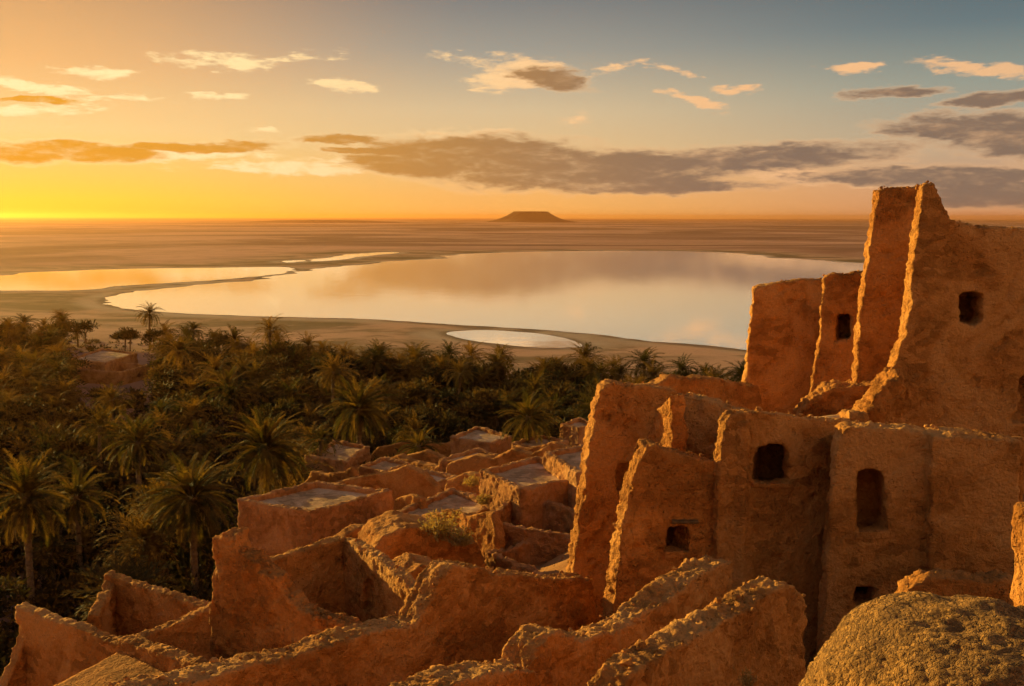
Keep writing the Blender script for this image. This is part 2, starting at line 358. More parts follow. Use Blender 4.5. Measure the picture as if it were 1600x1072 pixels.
def ground_mat():
    m, b, p = new_mat('desert_ground')
    pos = b.n('ShaderNodeNewGeometry').outputs['Position']
    sh = b.n('ShaderNodeAttribute', attribute_name='shore').outputs['Fac']
    sx = b.n('ShaderNodeSeparateXYZ'); b.put(sx.inputs[0], pos)
    hill = b.ss(sx.outputs[2], .3, 3.0)
    n1 = b.noise(b.vm('MULTIPLY', pos, (.0016, .0022, 0)), 1.0, 8, .66, .8)
    n2 = b.noise(b.vm('MULTIPLY', pos, (.012, .018, 0)), 1.0, 6, .65, .5)
    n3 = b.noise(pos, .35, 5, .6)
    c = b.mix(b.ss(n1, .40, .60), (.25, .12, .080), (.58, .31, .22))
    c = b.mix(b.ss(n2, .5, .72, 0, .6), c, (.27, .14, .08))
    # flats beside the water: scrubby mud, salt crust, wet rim
    near = b.ss(sh, 90, 25)
    flat = b.mix(b.ss(n2, .44, .58), (.50, .29, .19), (.17, .115, .058))
    n4 = b.noise(b.vm('MULTIPLY', pos, (.03, .06, 0)), 1.0, 6, .7, .4)
    flat = b.mix(b.ss(n4, .50, .62, 0, .75), flat, (.15, .105, .05)); flat = b.mix(b.ss(n4, .42, .32, 0, .6), flat, (.62, .42, .31))
    c = b.mix(b.ss(n4, .52, .66, 0, .35), c, (.20, .10, .055))
    c = b.mix(b.m('MULTIPLY', near, .85), c, flat)
    dw = b.m('ADD', sh, b.m('MULTIPLY', b.m('SUBTRACT', n2, .5), 14.0))
    c = b.mix(b.m('MULTIPLY', b.ss(dw, 14, 6), b.ss(n2, .38, .62, .0, .9)), c, (.50, .36, .27))
    c = b.mix(b.ss(dw, 4.5, 1.0, 0, .8), c, (.16, .105, .07))
    soil = b.mix(b.ss(n3, .35, .65), (.36, .17, .07), (.25, .11, .045))
    c = b.mix(hill, c, soil)
    b.put(p.inputs['Base Color'], c); p.inputs['Roughness'].default_value = 1.0; p.inputs['Specular IOR Level'].default_value = .05
    bp = b.n('ShaderNodeBump'); bp.inputs['Strength'].default_value = .5; bp.inputs['Distance'].default_value = .25
    b.put(bp.inputs['Height'], b.noise(pos, 1.6, 6, .65)); b.nt.links.new(bp.outputs[0], p.inputs['Normal'])
    return m
tag(link('ground', gme, ground_mat()), 'brown desert plain and earth slope running to the horizon', None, None, 'structure')
def water_mat():
    m, b, p = new_mat('still_salt_water')
    pos = b.n('ShaderNodeNewGeometry').outputs['Position']
    p.inputs['Base Color'].default_value = (.50, .40, .32, 1); p.inputs['Roughness'].default_value = .4
    bp = b.n('ShaderNodeBump'); bp.inputs['Strength'].default_value = .02; bp.inputs['Distance'].default_value = 1.0
    b.put(bp.inputs['Height'], b.noise(b.vm('MULTIPLY', pos, (.05, .25, 1)), 1.0, 4)); b.nt.links.new(bp.outputs[0], p.inputs['Normal'])
    g = b.n('ShaderNodeBsdfGlossy'); g.inputs['Color'].default_value = (1.0, .97, .95, 1); g.inputs['Roughness'].default_value = .035; b.nt.links.new(bp.outputs[0], g.inputs['Normal'])
    mx = b.n('ShaderNodeMixShader'); mx.inputs[0].default_value = .92; b.nt.links.new(p.outputs[0], mx.inputs[1]); b.nt.links.new(g.outputs[0], mx.inputs[2])
    b.nt.links.new(mx.outputs[0], m.node_tree.nodes['Material Output'].inputs[0])
    return m
M_WATER = water_mat()
for k, P in lake_xy.items():
    jit = 0*P[:, 0]
    P3 = [Vector((a, b_+j, .05)) for (a, b_), j in zip(P, jit)]
    tri = tessellate_polygon([P3])
    me = bpy.data.meshes.new(k); me.from_pydata(P3, [], [tuple(t) for t in tri]); me.update()
    bmm = bmesh.new(); bmm.from_mesh(me); bmesh.ops.recalc_face_normals(bmm, faces=bmm.faces)
    for f in bmm.faces:
        if f.normal.z < 0: f.normal_flip()
    bmm.to_mesh(me); bmm.free()
    tag(link(k, me, M_WATER), {'lake': 'large still lake mirroring the sunset clouds', 'salt_lagoon': 'narrow golden lagoon beyond the sand spit', 'shore_pond': 'small oval pond on the near lake shore',
        'salt_pan': 'thin bright sliver of water above the sand spit', 'salt_puddle': 'tiny puddle at the tip of the sand spit'}[k], None, None, 'structure')

# flat-topped hill on the horizon, low ridge
def radial_hill(name, c, prof, label, squash=.8, nseg=96):
    V, Fq = [], []
    for i, (r, z) in enumerate(prof):
        for k in range(nseg):
            a = 2*math.pi*k/nseg
            nz = perlin(np.array([[math.cos(a)*2.2+5, math.sin(a)*2.2, r*.004]]))[0]
            n5 = perlin(np.array([[math.cos(a)*9+5, math.sin(a)*9, r*.01]]))[0]
            q = r*(1+.18*nz+.07*n5)
            V.append((c[0]+math.cos(a)*q, c[1]+math.sin(a)*q*squash, z))
    for i in range(len(prof)-1):
        for k in range(nseg):
            Fq.append((i*nseg+k, i*nseg+(k+1) % nseg, (i+1)*nseg+(k+1) % nseg, (i+1)*nseg+k))
    V.append((c[0], c[1], prof[-1][1])); t = len(V)-1; b0 = (len(prof)-1)*nseg
    me = bpy.data.meshes.new(name); me.from_pydata(V, [], Fq+[(b0+k, b0+(k+1) % nseg, t) for k in range(nseg)]); me.update()
    o = link(name, me, bpy.data.materials['desert_ground_hill'] if 'desert_ground_hill' in bpy.data.materials else simple('desert_ground_hill', (.14, .075, .042)))
    return tag(o, label, None, None, 'structure')
c = at_y(830, 340, 6000)
radial_hill('mesa_hill', (c.x, c.y), [(300, -2), (250, 6), (200, 16), (168, 27), (142, 39), (120, 51), (107, 60), (103, 64), (60, 65)], 'flat-topped mesa hill standing alone on the horizon')
c = at_y(500, 340, 5200)
radial_hill('ridge_hill', (c.x, c.y), [(520, -2), (380, 5), (240, 10), (120, 13), (40, 14)], 'low dark swell of a ridge on the far plain', .4)

# ------------------------------------------------------------------ mud walls
class Plane:
    """vertical wall plane through two photo columns at given distances"""
    def __init__(s, x1, Y1, x2, Y2, row=640):
        a = at_y(x1, row, Y1); b = at_y(x2, row, Y2); s.a = Vector((a.x, a.y, 0)); d = Vector((b.x-a.x, b.y-a.y, 0)); s.d = d.normalized()
        s.n = Vector((-s.d.y, s.d.x, 0))
        if s.n.dot(s.a) < 0: s.n = -s.n
    def __call__(s, px, py):
        r = ray(px, py); o = Vector((0, 0, H)); k = (s.a-o).dot(s.n)/r.dot(s.n); return o + r*k
def prism(outer, holes, ext):
    loops = [outer]+holes; flat = [v for l in loops for v in l]; n = len(flat)
    tri = tessellate_polygon(loops)
    V = [tuple(v) for v in flat]+[tuple(v+ext) for v in flat]
    Fc = [tuple(t) for t in tri]+[(t[2]+n, t[1]+n, t[0]+n) for t in tri]
    k = 0
    for l in loops:
        for i in range(len(l)):
            a, b = k+i, k+(i+1) % len(l); Fc.append((a, b, b+n, a+n))
        k += len(l)
    return V, Fc
def box_pts(a, b, t, z0, z1):
    """wall box along plan line a-b, thickness t to both sides"""
    d = Vector((b[0]-a[0], b[1]-a[1], 0)); d.normalize(); n = Vector((-d.y, d.x, 0))*t/2; e = d*t/2
    A = Vector((a[0], a[1], 0))-e; B = Vector((b[0], b[1], 0))+e
    za, zb = z1 if isinstance(z1, tuple) else (z1, z1)
    outer = [A-n+Vector((0, 0, z0)), B-n+Vector((0, 0, z0)), B-n+Vector((0, 0, zb)), A-n+Vector((0, 0, za))]
    return prism(outer, [], n*2)
def remesh(solids, voxel):
    bm = bmesh.new()
    for V, Fc in solids:
        vs_ = [bm.verts.new(v) for v in V]
        for f in Fc:
            try: bm.faces.new([vs_[i] for i in f])
            except ValueError: pass
    bmesh.ops.recalc_face_normals(bm, faces=bm.faces)
    me = bpy.data.meshes.new('tmp'); bm.to_mesh(me); bm.free()
    o = bpy.data.objects.new('tmp', me); COL.objects.link(o)
    md = o.modifiers.new('r', 'REMESH'); md.mode = 'VOXEL'; md.voxel_size = voxel; md.use_smooth_shade = True
    dg = bpy.context.evaluated_depsgraph_get(); dg.update()
    res = bpy.data.meshes.new_from_object(o.evaluated_get(dg))
    bpy.data.objects.remove(o); bpy.data.meshes.remove(me)
    return res
def roughen(me, big=.10, mid=.06, fine=.03, pit=.0, top=.0, seed=0.0, fscale=4.5):
    n = len(me.vertices); co = np.empty(n*3, np.float32); me.vertices.foreach_get('co', co); co = co.reshape(-1, 3).astype(float)
    no = np.empty(n*3, np.float32); me.vertex_normals.foreach_get('vector', no) if hasattr(me.vertex_normals, 'foreach_get') else None
    no = no.reshape(-1, 3).astype(float)
    s = co+seed
    vec = np.stack([fbm(s*.55+11, 2), fbm(s*.55+37, 2), fbm(s*.55+71, 2)], -1)
    d = fbm(s*1.5, 2)*mid + fbm(s*fscale, 4, .65)*fine
    # broken, crumbly edges: more relief where the surface turns upward
    up = np.clip(no[:, 2], 0, 1)
    d = d + up*(fbm(s*7.5+5, 3, .75)*.40 + fbm(s*1.3+9, 2)*.6)*top
    d = d + np.clip(np.abs(no[:, 0])*1.3-.3, 0, 1)*fbm(s*2.2+21, 4, .65)*top*.8
    if pit:
        q = fbm(s*2.1+3, 3, .6); d = d - np.clip(q-.22, 0, .3)*pit*4
    co = co + vec*big*.6 + no*d[:, None]
    me.vertices.foreach_set('co', co.astype(np.float32).ravel()); me.update()
    return me
def mud_wall(name, solids, voxel=.08, mat=None, parent=None, **kw):
    me = roughen(remesh(solids, voxel), **kw); me.name = name
    me.polygons.foreach_set('use_smooth', np.ones(len(me.polygons), bool))
    o = link(name, me, mat or M_MUD)
    if parent: child(o, parent)
    f = LAST.pop('f', None)
    if f and kw.get('top', 0) >= .15 and (parent or kw.get('crest')): crest(*f, o, mat=mat or M_MUD)
    return o
def outline(pl, pts, zb):
    o = [pl(*p) for p in pts]
    a, b = o[-1], o[0]
    return o + [Vector((a.x, a.y, zb)), Vector((b.x, b.y, zb))]
LAST = {}
def facade(pl, pts, zb, thick, holes=(), recess=()):
    LAST['f'] = (pl, pts, thick)
    return _facade(pl, pts, zb, thick, holes, recess)
def _facade(pl, pts, zb, thick, holes=(), recess=()):
    """wall slab; holes go right through, recesses are (pts, depth) niches"""
    H_ = [[pl(*p) for p in h] for h in holes]; rec = [[pl(*p) for p in h] for h, d in recess]
    o = outline(pl, pts, zb)
    if not recess: return [prism(o, H_, pl.n*thick)]
    d = recess[0][1]; ov = pl.n*(d-.02)
    return [prism(o, H_+rec, pl.n*d), prism([v+ov for v in o], [[v+ov for v in h] for h in H_], pl.n*(thick-d))]
def tunnel(pl, pts, d0, depth, m=14):
    """unseen block added behind a window, so the opening ends in darkness"""
    xs = [p[0] for p in pts]; ys = [p[1] for p in pts]; a, b, c, d = min(xs)-m, max(xs)+m, min(ys)-m, max(ys)+m
    o = [pl(a, d)+pl.n*d0, pl(b, d)+pl.n*d0, pl(b, c)+pl.n*d0, pl(a, c)+pl.n*d0]; h = [pl(*p)+pl.n*d0 for p in pts]
    return [prism(o, [h], pl.n*depth), prism([v+pl.n*(depth-.05) for v in o], [], pl.n*.4)]
def lintel(pl, x0, x1, y, parent, t=.10, proud=.05, length=.35):
    a, b = pl(x0, y), pl(x1, y); bm = bmesh.new()
    d = (b-a).normalized(); a = a-d*length*.5; b = b+d*length*.5
    for k in range(9):
        f = k/8; c_ = a.lerp(b, f); rad = t*(.5+.06*math.sin(k*2.1))
        for j in range(8):
            an = j*math.pi/4; bm.verts.new(c_ + Vector((0, 0, 1))*math.sin(an)*rad*.8 + pl.n*(math.cos(an)*rad - proud + .06))
    bm.verts.ensure_lookup_table()
    for k in range(8):
        for j in range(8): bm.faces.new([bm.verts[k*8+j], bm.verts[k*8+(j+1) % 8], bm.verts[(k+1)*8+(j+1) % 8], bm.verts[(k+1)*8+j]])
    bm.faces.new([bm.verts[j] for j in range(7, -1, -1)]); bm.faces.new([bm.verts[64+j] for j in range(8)])
    me = bpy.data.meshes.new('lintel'); bm.to_mesh(me); bm.free()
    return child(link('lintel', me, M_WOOD), parent)
def thing(name, label, cat, p, group=None):
    e = empty(name, p); return tag(e, label, cat, group, "thing")
def slab(name, pts, thick, mat, parent, rough=.12, n=None):
    """flat earthen roof: gridded sheet with uneven surface over a quad (a,b,c,d)"""
    a, b, c_, d = [Vector(p) for p in pts]; n = n or 26
    V = []; 
    for i in range(n+1):
        for j in range(n+1):
            u, v = i/n, j/n; V.append((a.lerp(b, u)).lerp(d.lerp(c_, u), v))
    V = np.array([tuple(v) for v in V]); q = V.copy(); V[:, 2] += fbm(q*.6, 2)*rough + fbm(q*2.6, 3)*rough*.35
    Fq = [(i*(n+1)+j, (i+1)*(n+1)+j, (i+1)*(n+1)+j+1, i*(n+1)+j+1) for i in range(n) for j in range(n)]
    m = len(V); V2 = V.copy(); V2[:, 2] = q[:, 2]-thick
    per = [i*(n+1) for i in range(n+1)]+[n*(n+1)+j for j in range(1, n+1)]+[i*(n+1)+n for i in range(n-1, -1, -1)]+[j for j in range(n-1, 0, -1)]
    Fq = Fq+[(f[3]+m, f[2]+m, f[1]+m, f[0]+m) for f in Fq]+[(per[k], per[(k+1) % len(per)], per[(k+1) % len(per)]+m, per[k]+m) for k in range(len(per))]
    me = bpy.data.meshes.new(name); me.from_pydata([tuple(v) for v in np.vstack([V, V2])], [], Fq)
    bm = bmesh.new(); bm.from_mesh(me); bmesh.ops.recalc_face_normals(bm, faces=bm.faces); bm.to_mesh(me); bm.free()
    me.polygons.foreach_set('use_smooth', np.ones(len(me.polygons), bool)); me.update()
    return child(link(name, me, mat), parent)

_ib = bmesh.new(); bmesh.ops.create_icosphere(_ib, subdivisions=1, radius=1.0)
ICO_V = np.array([v.co for v in _ib.verts]); ICO_F = np.array([[v.index for v in f.verts] for f in _ib.faces]); _ib.free()
def stones_mesh(name, pts, sizes):
    n = len(pts); k = len(ICO_V)
    ax = rng.normal(size=(n, 3, 3)); qm = np.linalg.qr(ax)[0]
    v = ICO_V[None]*(1+.22*rng.normal(size=(n, k, 1)))*(.6+.6*rng.random((n, 1, 3)))*np.asarray(sizes)[:, None, None]
    v = np.einsum('nij,nkj->nki', qm, v) + np.asarray(pts)[:, None]
    return np_mesh(name, v.reshape(-1, 3), (ICO_F[None]+np.arange(n)[:, None, None]*k).reshape(-1, 3), False)
def crest(pl, pts, thick, parent, per_m=13, size=.045, mat=None, lift=.0):
    """crumbling clods and salt stones bedded along a broken wall edge"""
    P, S = [], []; W = [pl(*p) for p in pts]
    for a, b in zip(W[:-1], W[1:]):
        L = (b-a).length
        if abs(b.z-a.z) > 1.4*math.hypot(b.x-a.x, b.y-a.y): continue
        for k in range(int(L*per_m)+1):
            p = a.lerp(b, random.random()) + pl.n*random.uniform(-.02, thick+.02) + Vector((random.gauss(0, .03), random.gauss(0, .03), random.gauss(lift-.02, .03)))
            P.append(tuple(p)); S.append(size*random.uniform(.5, 1.3)*(2.0 if random.random() < .12 else 1.0))
    o = link('loose_stones', stones_mesh('loose_stones', np.array(P), S), mat or M_MUD2); child(o, parent); o['kind'] = 'stuff'; return o
KW = dict(big=.14, mid=.05, fine=.04, top=.20, pit=.09)
# --- the four tall fragments of the fortress, far to near
pl = Plane(1180, 48, 1290, 47.5)
t = thing('tower_wall', 'broad leaning fragment of mud wall beside the lake, lowest of the tall ruins', 'ruin', pl(1215, 640))
mud_wall('wall', facade(pl, [(1160, 640), (1164, 590), (1172, 530), (1180, 449), (1215, 441), (1245, 437), (1292, 436), (1292, 640)], 19.5, 1.0), .09, M_MUD, t, **KW)
pl = Plane(1270, 44, 1360, 43)
t = thing('tower_wall', 'narrow mud wall with one small dark window between two tall ruins', 'ruin', pl(1310, 640))
mud_wall('wall', facade(pl, [(1252, 655), (1262, 620), (1272, 570), (1280, 500), (1286, 432), (1300, 426), (1318, 428), (1330, 424), (1375, 425), (1375, 655)], 20, 1.2,
         holes=[[(1305, 492), (1329, 490), (1330, 530), (1304, 533)]]) + tunnel(pl, [(1305, 492), (1329, 490), (1330, 530), (1304, 533)], 1.1, 1.0), .085, M_MUD2, t, **KW)
mud_wall('wall_back', facade(Plane(1285, 46.5, 1380, 46), [(1285, 640), (1290, 470), (1380, 470), (1380, 640)], 20, .6), .12, M_MUD, t, big=.1, mid=.08, fine=.05)
pl = Plane(1330, 40.5, 1440, 40)
t = thing('tower_pillar', 'tall thin pillar of mud wall standing above the horizon', 'ruin', pl(1370, 640))
mud_wall('wall', facade(pl, [(1332, 640), (1338, 560), (1347, 470), (1357, 390), (1366, 330), (1371, 296), (1385, 291), (1405, 294), (1432, 290), (1445, 300), (1445, 640)], 20, .95), .085, M_MUD2, t, **KW)
mud_wall('rubble_foot', [prism([pl(1238, 660)-pl.n*.6, pl(1262, 622)-pl.n*.6, pl(1290, 602)-pl.n*.6, pl(1330, 596)-pl.n*.6, pl(1400, 600)-pl.n*.6, pl(1400, 690)-pl.n*.6, pl(1238, 690)-pl.n*.6], [], pl.n*1.5)], .09, M_MUD2, t, big=.3, mid=.2, fine=.12, top=.3)
WIN4 = [(1500, 458), (1508, 453), (1528, 453), (1536, 460), (1536, 500), (1528, 506), (1507, 506), (1500, 500)]
pl = Plane(1410, 37, 1640, 36)
t = thing('tower_wall', 'highest and widest mud wall with a niche window and jagged peak', 'ruin', pl(1500, 660))
mud_wall('wall', facade(pl, [(1322, 690), (1350, 650), (1385, 600), (1402, 560), (1414, 520), (1422, 460), (1430, 390), (1438, 330), (1441, 290), (1450, 283), (1463, 286), (1470, 310), (1480, 330), (1487, 343), (1505, 347), (1530, 352), (1600, 355), (1760, 352), (1760, 700)], 20.5, 1.25,
         holes=[WIN4], recess=[([(1594, 592), (1612, 578), (1624, 662), (1574, 656), (1590, 640)], .6)]) + tunnel(pl, WIN4, 1.15, 1.0), .08, M_MUD, t, **KW)
mud_wall('rubble_foot', [prism([pl(1318, 668)-pl.n*.9, pl(1345, 635)-pl.n*.9, pl(1372, 598)-pl.n*.9, pl(1398, 580)-pl.n*.9, pl(1408, 600)-pl.n*.9, pl(1380, 640)-pl.n*.9, pl(1372, 700)-pl.n*.9, pl(1318, 700)-pl.n*.9], [], pl.n*2.0)], .085, M_MUD2, t, big=.3, mid=.2, fine=.12, top=.3)

# --- house with the tall niche window (right)
WIN6 = [(1341, 832), (1341, 745), (1347, 735), (1364, 731), (1380, 735), (1387, 745), (1387, 830), (1364, 836)]
pl = Plane(1300, 26.9, 1600, 26.2)
t = thing('mud_house', 'mud house with a tall arched niche window and a small dark vent low down', 'house', pl(1440, 930))
sol = facade(pl, [(1288, 960), (1294, 870), (1302, 780), (1310, 690), (1318, 671), (1335, 666), (1400, 671), (1455, 676), (1520, 680), (1588, 686), (1592, 960)], 15.5, .9,
             holes=[[(1335, 917), (1369, 917), (1369, 945), (1335, 945)], WIN6]) + tunnel(pl, WIN6, .8, .7)
sol += tunnel(pl, [(1335, 917), (1369, 917), (1369, 945), (1335, 945)], .8, 1.2)
c2 = [(pl(x, y)-pl.n*.28) for x, y in [(1450, 1010), (1451, 700), (1453, 676), (1588, 687), (1591, 1010)]]
sol.append(prism(c2, [], pl.n*.5))
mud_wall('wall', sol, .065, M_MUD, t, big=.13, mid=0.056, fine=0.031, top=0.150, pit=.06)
A = pl(1305, 900); B = pl(1592, 900); n_ = pl.n
zt = pl(1400, 671).z; zk = (zt-.1, zt-1.9)
mud_wall('side_wall', [box_pts((A.x+.36+n_.x*.5, A.y+n_.y*.5), (A.x+.75+n_.x*6, A.y+n_.y*6), .5, 18, zk), box_pts((B.x-.3+n_.x*.5, B.y+n_.y*.5), (B.x-.3+n_.x*6, B.y+n_.y*6), .7, 18, zk), box_pts((A.x+.8+n_.x*6, A.y+n_.y*6), (B.x-.3+n_.x*6, B.y+n_.y*6), .6, 18, zt-2.0)], .1, M_MUD, t, big=.15, mid=0.070, fine=0.031, top=0.150)
slab('roof', [(A.x+.8+n_.x*2.3, A.y+n_.y*2.3, zt-2.2), (B.x-.5+n_.x*2.3, B.y+n_.y*2.3, zt-2.2), (B.x-.5+n_.x*6, B.y+n_.y*6, zt-2.3), (A.x+1+n_.x*6, A.y+n_.y*6, zt-2.3)], .25, M_ROOF, t)

# --- house with the big square window (middle)
pl = Plane(1120, 27.9, 1330, 28.9)
t = thing('mud_house', 'mud house with one large rounded-square window opening', 'house', pl(1210, 880))
mud_wall('wall', facade(pl, [(1118, 930), (1120, 860), (1122, 770), (1128, 700), (1138, 660), (1148, 643), (1175, 643), (1230, 648), (1290, 655), (1345, 660), (1345, 930)], 15.5, .5,
         holes=[[(1180, 750), (1180, 710), (1187, 698), (1203, 692), (1224, 694), (1235, 705), (1238, 752), (1208, 755)]]), .065, M_MUD, t, big=.14, mid=0.056, fine=0.034, top=0.150, pit=.08)
A = pl(1122, 850); B = pl(1345, 850); n_ = Vector((.24, .97, 0)); zt = pl(1200, 646).z; zk = (zt-.1, zt-.75)
mud_wall('side_wall', [box_pts((A.x+.55+n_.x*.4, A.y+n_.y*.4), (A.x+.9+n_.x*3.2, A.y+n_.y*3.2), .6, 17, zk), box_pts((B.x-.2+n_.x*.4, B.y+n_.y*.4), (B.x-.2+n_.x*3.2, B.y+n_.y*3.2), .6, 17, zk), box_pts((A.x+.9+n_.x*3.2, A.y+n_.y*3.2), (B.x-.2+n_.x*3.2, B.y+n_.y*3.2), .6, 17, zt-.85)], .1, M_MUD, t, big=.15, mid=0.070, fine=0.031, top=0.150)
slab('roof', [(A.x+.7+n_.x*.5, A.y+n_.y*.5, zt-.72), (B.x-.3+n_.x*.5, B.y+n_.y*.5, zt-.72), (B.x-.3+n_.x*3.2, B.y+n_.y*3.2, zt-.8), (A.x+1+n_.x*3.2, A.y+n_.y*3.2, zt-.8)], .25, M_ROOF, t)

# --- pitted wall with the small square window and log lintel
pl = Plane(960, 27.5, 1140, 28.3)
t = thing('ruined_wall', 'pitted broken wall with a small square window under a log lintel', 'ruin', pl(1040, 940))
mud_wall('wall', facade(pl, [(950, 1010), (960, 950), (966, 890), (975, 820), (988, 760), (1003, 712), (1012, 694), (1026, 690), (1040, 702), (1062, 708), (1090, 712), (1118, 722), (1128, 724), (1128, 1010)], 15, .8,
         holes=[[(1043, 823), (1075, 823), (1076, 863), (1042, 863)]]) + tunnel(pl, [(1043, 823), (1075, 823), (1076, 863), (1042, 863)], .7, 1.4), .065, M_MUD2, t, big=.16, mid=0.049, fine=0.053, top=0.180, pit=.10)
lintel(pl, 1052, 1088, 814, t, .17, .10, .1)
plb = Plane(1000, 31, 1140, 31.2)
mud_wall('wall_back', facade(plb, [(1010, 960), (1015, 745), (1140, 745), (1140, 960)], 17, .5), .1, M_MUD, t, big=.1, mid=0.049, fine=0.031)

# --- tall left wall with the recessed window, and the terrace walls behind it
pl = Plane(900, 33, 1060, 33.5)
t = thing('ruined_wall', 'tall outer wall with small recessed window overlooking the lower roofs', 'ruin', pl(960, 880))
mud_wall('wall', facade(pl, [(890, 940), (896, 890), (905, 830), (912, 770), (920, 700), (932, 640), (943, 606), (955, 599), (985, 602), (1010, 603), (1060, 612), (1060, 940)], 15.5, .95,
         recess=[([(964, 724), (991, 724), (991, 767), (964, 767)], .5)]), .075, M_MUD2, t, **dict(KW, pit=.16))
pl = Plane(1012, 33, 1040, 31.2)
mud_wall('return_wall', facade(pl, [(1008, 800), (1012, 690), (1022, 650), (1040, 622), (1050, 616), (1050, 800)], 17, .5), .075, M_MUD2, t, **KW)
pl = Plane(1030, 34.0, 1160, 32.6)
mud_wall('inner_wall', facade(pl, [(1030, 800), (1036, 622), (1060, 615), (1100, 622), (1150, 640), (1175, 646), (1175, 800)], 17, .6), .075, M_MUD, t, **KW)
pl = Plane(1000, 40, 1190, 42)
t = thing('parapet_wall', 'low parapet wall running back to the foot of the leaning fragment', 'wall', pl(1100, 640))
mud_wall('wall', facade(pl, [(985, 700), (990, 606), (1030, 600), (1045, 588), (1075, 590), (1120, 592), (1165, 600), (1190, 603), (1190, 700)], 18, .9), .09, M_MUD2, t, **KW)

def sill(pl, pts, depth, parent):
    mud_wall('sill', [prism([pl(*p)-pl.n*.05 for p in pts], [], pl.n*depth)], .03, M_MUD, parent, big=.03, mid=.02, fine=.02)
for q in bpy.data.objects:
    if q.name.startswith('mud_house') and 'tall arched' in q.get('label', ''): sill(Plane(1300, 26.9, 1600, 26.2), [(1337, 842), (1337, 830), (1391, 829), (1391, 841)], .6, q)
    if q.name.startswith('mud_house') and 'rounded-square' in q.get('label', ''): sill(Plane(1120, 27.9, 1330, 28.9), [(1178, 761), (1178, 753), (1240, 755), (1240, 762)], .4, q)
    if q.get('label', '').startswith('pitted broken wall'): sill(Plane(960, 27.5, 1140, 28.3), [(1039, 872), (1040, 861), (1079, 861), (1079, 871)], .6, q)
# --- long foreground curtain wall
pl = Plane(270, 20, 900, 29.5, 950)
t = thing('curtain_wall', 'long dark wall sweeping up across the foreground to the tall outer wall', 'wall', pl(650, 1000))
mud_wall('wall', facade(pl, [(200, 1090), (300, 1066), (400, 1042), (480, 1022), (540, 1000), (600, 985), (650, 972), (672, 940), (690, 905), (712, 884), (735, 886), (770, 895), (830, 903), (880, 908), (930, 905)], 14.5, .85), .06, M_MUD, t, big=.16, mid=0.070, fine=0.037, top=0.180, pit=.06)
# --- two ridged walls climbing to the right in front of the houses
pl = Plane(815, 19, 1140, 25.6, 950)
t = thing('ridge_wall', 'ridged wall with a rounded lump at its lower end leading to the square window house', 'wall', pl(1000, 1000))
mud_wall('wall', facade(pl, [(820, 1100), (830, 1042), (842, 1012), (862, 995), (885, 993), (905, 1004), (935, 997), (970, 988), (1000, 968), (1040, 940), (1075, 912), (1105, 893), (1145, 878)], 15, .8), .055, M_MUD, t, big=.15, mid=0.070, fine=0.043, top=0.192)
pl = Plane(1000, 15.5, 1260, 20, 980)
t = thing('ridge_wall', 'nearest ridged wall ending in a rounded shoulder above the dark pit', 'wall', pl(1130, 1040))
mud_wall('wall', facade(pl, [(960, 1110), (985, 1054), (1010, 1038), (1060, 1012), (1110, 985), (1160, 955), (1200, 930), (1228, 914), (1248, 918), (1260, 935), (1264, 960)], 15.5, .65), .05, M_MUD, t, big=.12, mid=0.063, fine=0.037, top=0.180)
pl = Plane(690, 16, 850, 18.5, 1060)
t = thing('low_wall', 'low wall crest at the bottom edge of the picture', 'wall', pl(760, 1072))
mud_wall('wall', facade(pl, [(640, 1110), (690, 1078), (740, 1060), (790, 1052), (850, 1048)], 17, .8), .055, M_MUD, t, big=.12, mid=0.063, fine=0.037, top=0.180)

# --- roofless room with the sunlit wall
t = thing('roofless_room', 'roofless room whose far wall catches a wedge of golden sunlight', 'ruin', at_z(520, 960, 15))
pl = Plane(385, 31.5, 540, 34.3, 860)
mud_wall('back_wall', facade(pl, [(378, 930), (380, 888), (420, 878), (480, 860), (540, 842)], 13.5, .42), .07, M_MUD, t, big=.14, mid=0.056, fine=0.031, top=0.150)
pl = Plane(532, 34.6, 668, 28.6, 880)
mud_wall('sunlit_wall', facade(pl, [(532, 846), (545, 846), (580, 866), (620, 898), (650, 925), (672, 942)], 13, .45, recess=[([(567, 955), (567, 912), (575, 904), (583, 912), (583, 955)], .3)]), .06, M_MUD, t, big=.12, mid=0.056, fine=0.037, top=0.150)
pl = Plane(335, 28.5, 570, 25.6, 930)
mud_wall('stub_wall', facade(pl, [(331, 1010), (333, 880), (336, 840), (350, 834), (366, 838), (372, 862), (392, 872), (408, 890), (430, 905), (440, 930), (465, 950), (490, 962), (520, 968), (545, 985), (600, 992)], 13.5, .6), .06, M_MUD2, t, big=.16, mid=0.070, fine=0.050, top=0.210, pit=.08)

# --- walls of the dark cell and the corner ruin, bottom left
t = thing('cell_ruin', 'cluster of low broken cell walls above the palms in the bottom corner', 'ruin', at_z(150, 1010, 16))
_q = lambda px, py, z: at_z(px, py, z)
def straight(name, a, b, z, zb=11, tk=.42, seed=0.0):
    mud_wall(name, [box_pts(a.xy, b.xy, tk, zb, z)], .055, M_MUD, t, big=.12, mid=.05, fine=.035, top=.16, pit=.06, seed=seed)
P1, P2, P3, P4, P5, P6, P8 = _q(176, 902, 18), _q(335, 945, 18), _q(148, 950, 17.7), _q(105, 967, 17.6), _q(40, 954, 18), _q(205, 1003, 18.2), _q(335, 949, 18.6)
straight('outer_wall', P1, P2, (18.15, 17.9)); straight('outer_wall', P1, P3, (18.0, 17.5)); straight('link_wall', P3, P4, (17.2, 17.2))
straight('corner_wall', P5, P6, (18.15, 18.1)); straight('corner_wall', P5, _q(8, 1085, 15.5), (17.9, 15.4)); straight('cell_wall', P6, P8, (18.2, 18.7)); straight('cell_wall', P6, _q(352, 1046, 18.8), (18.3, 18.8), 11, .5)
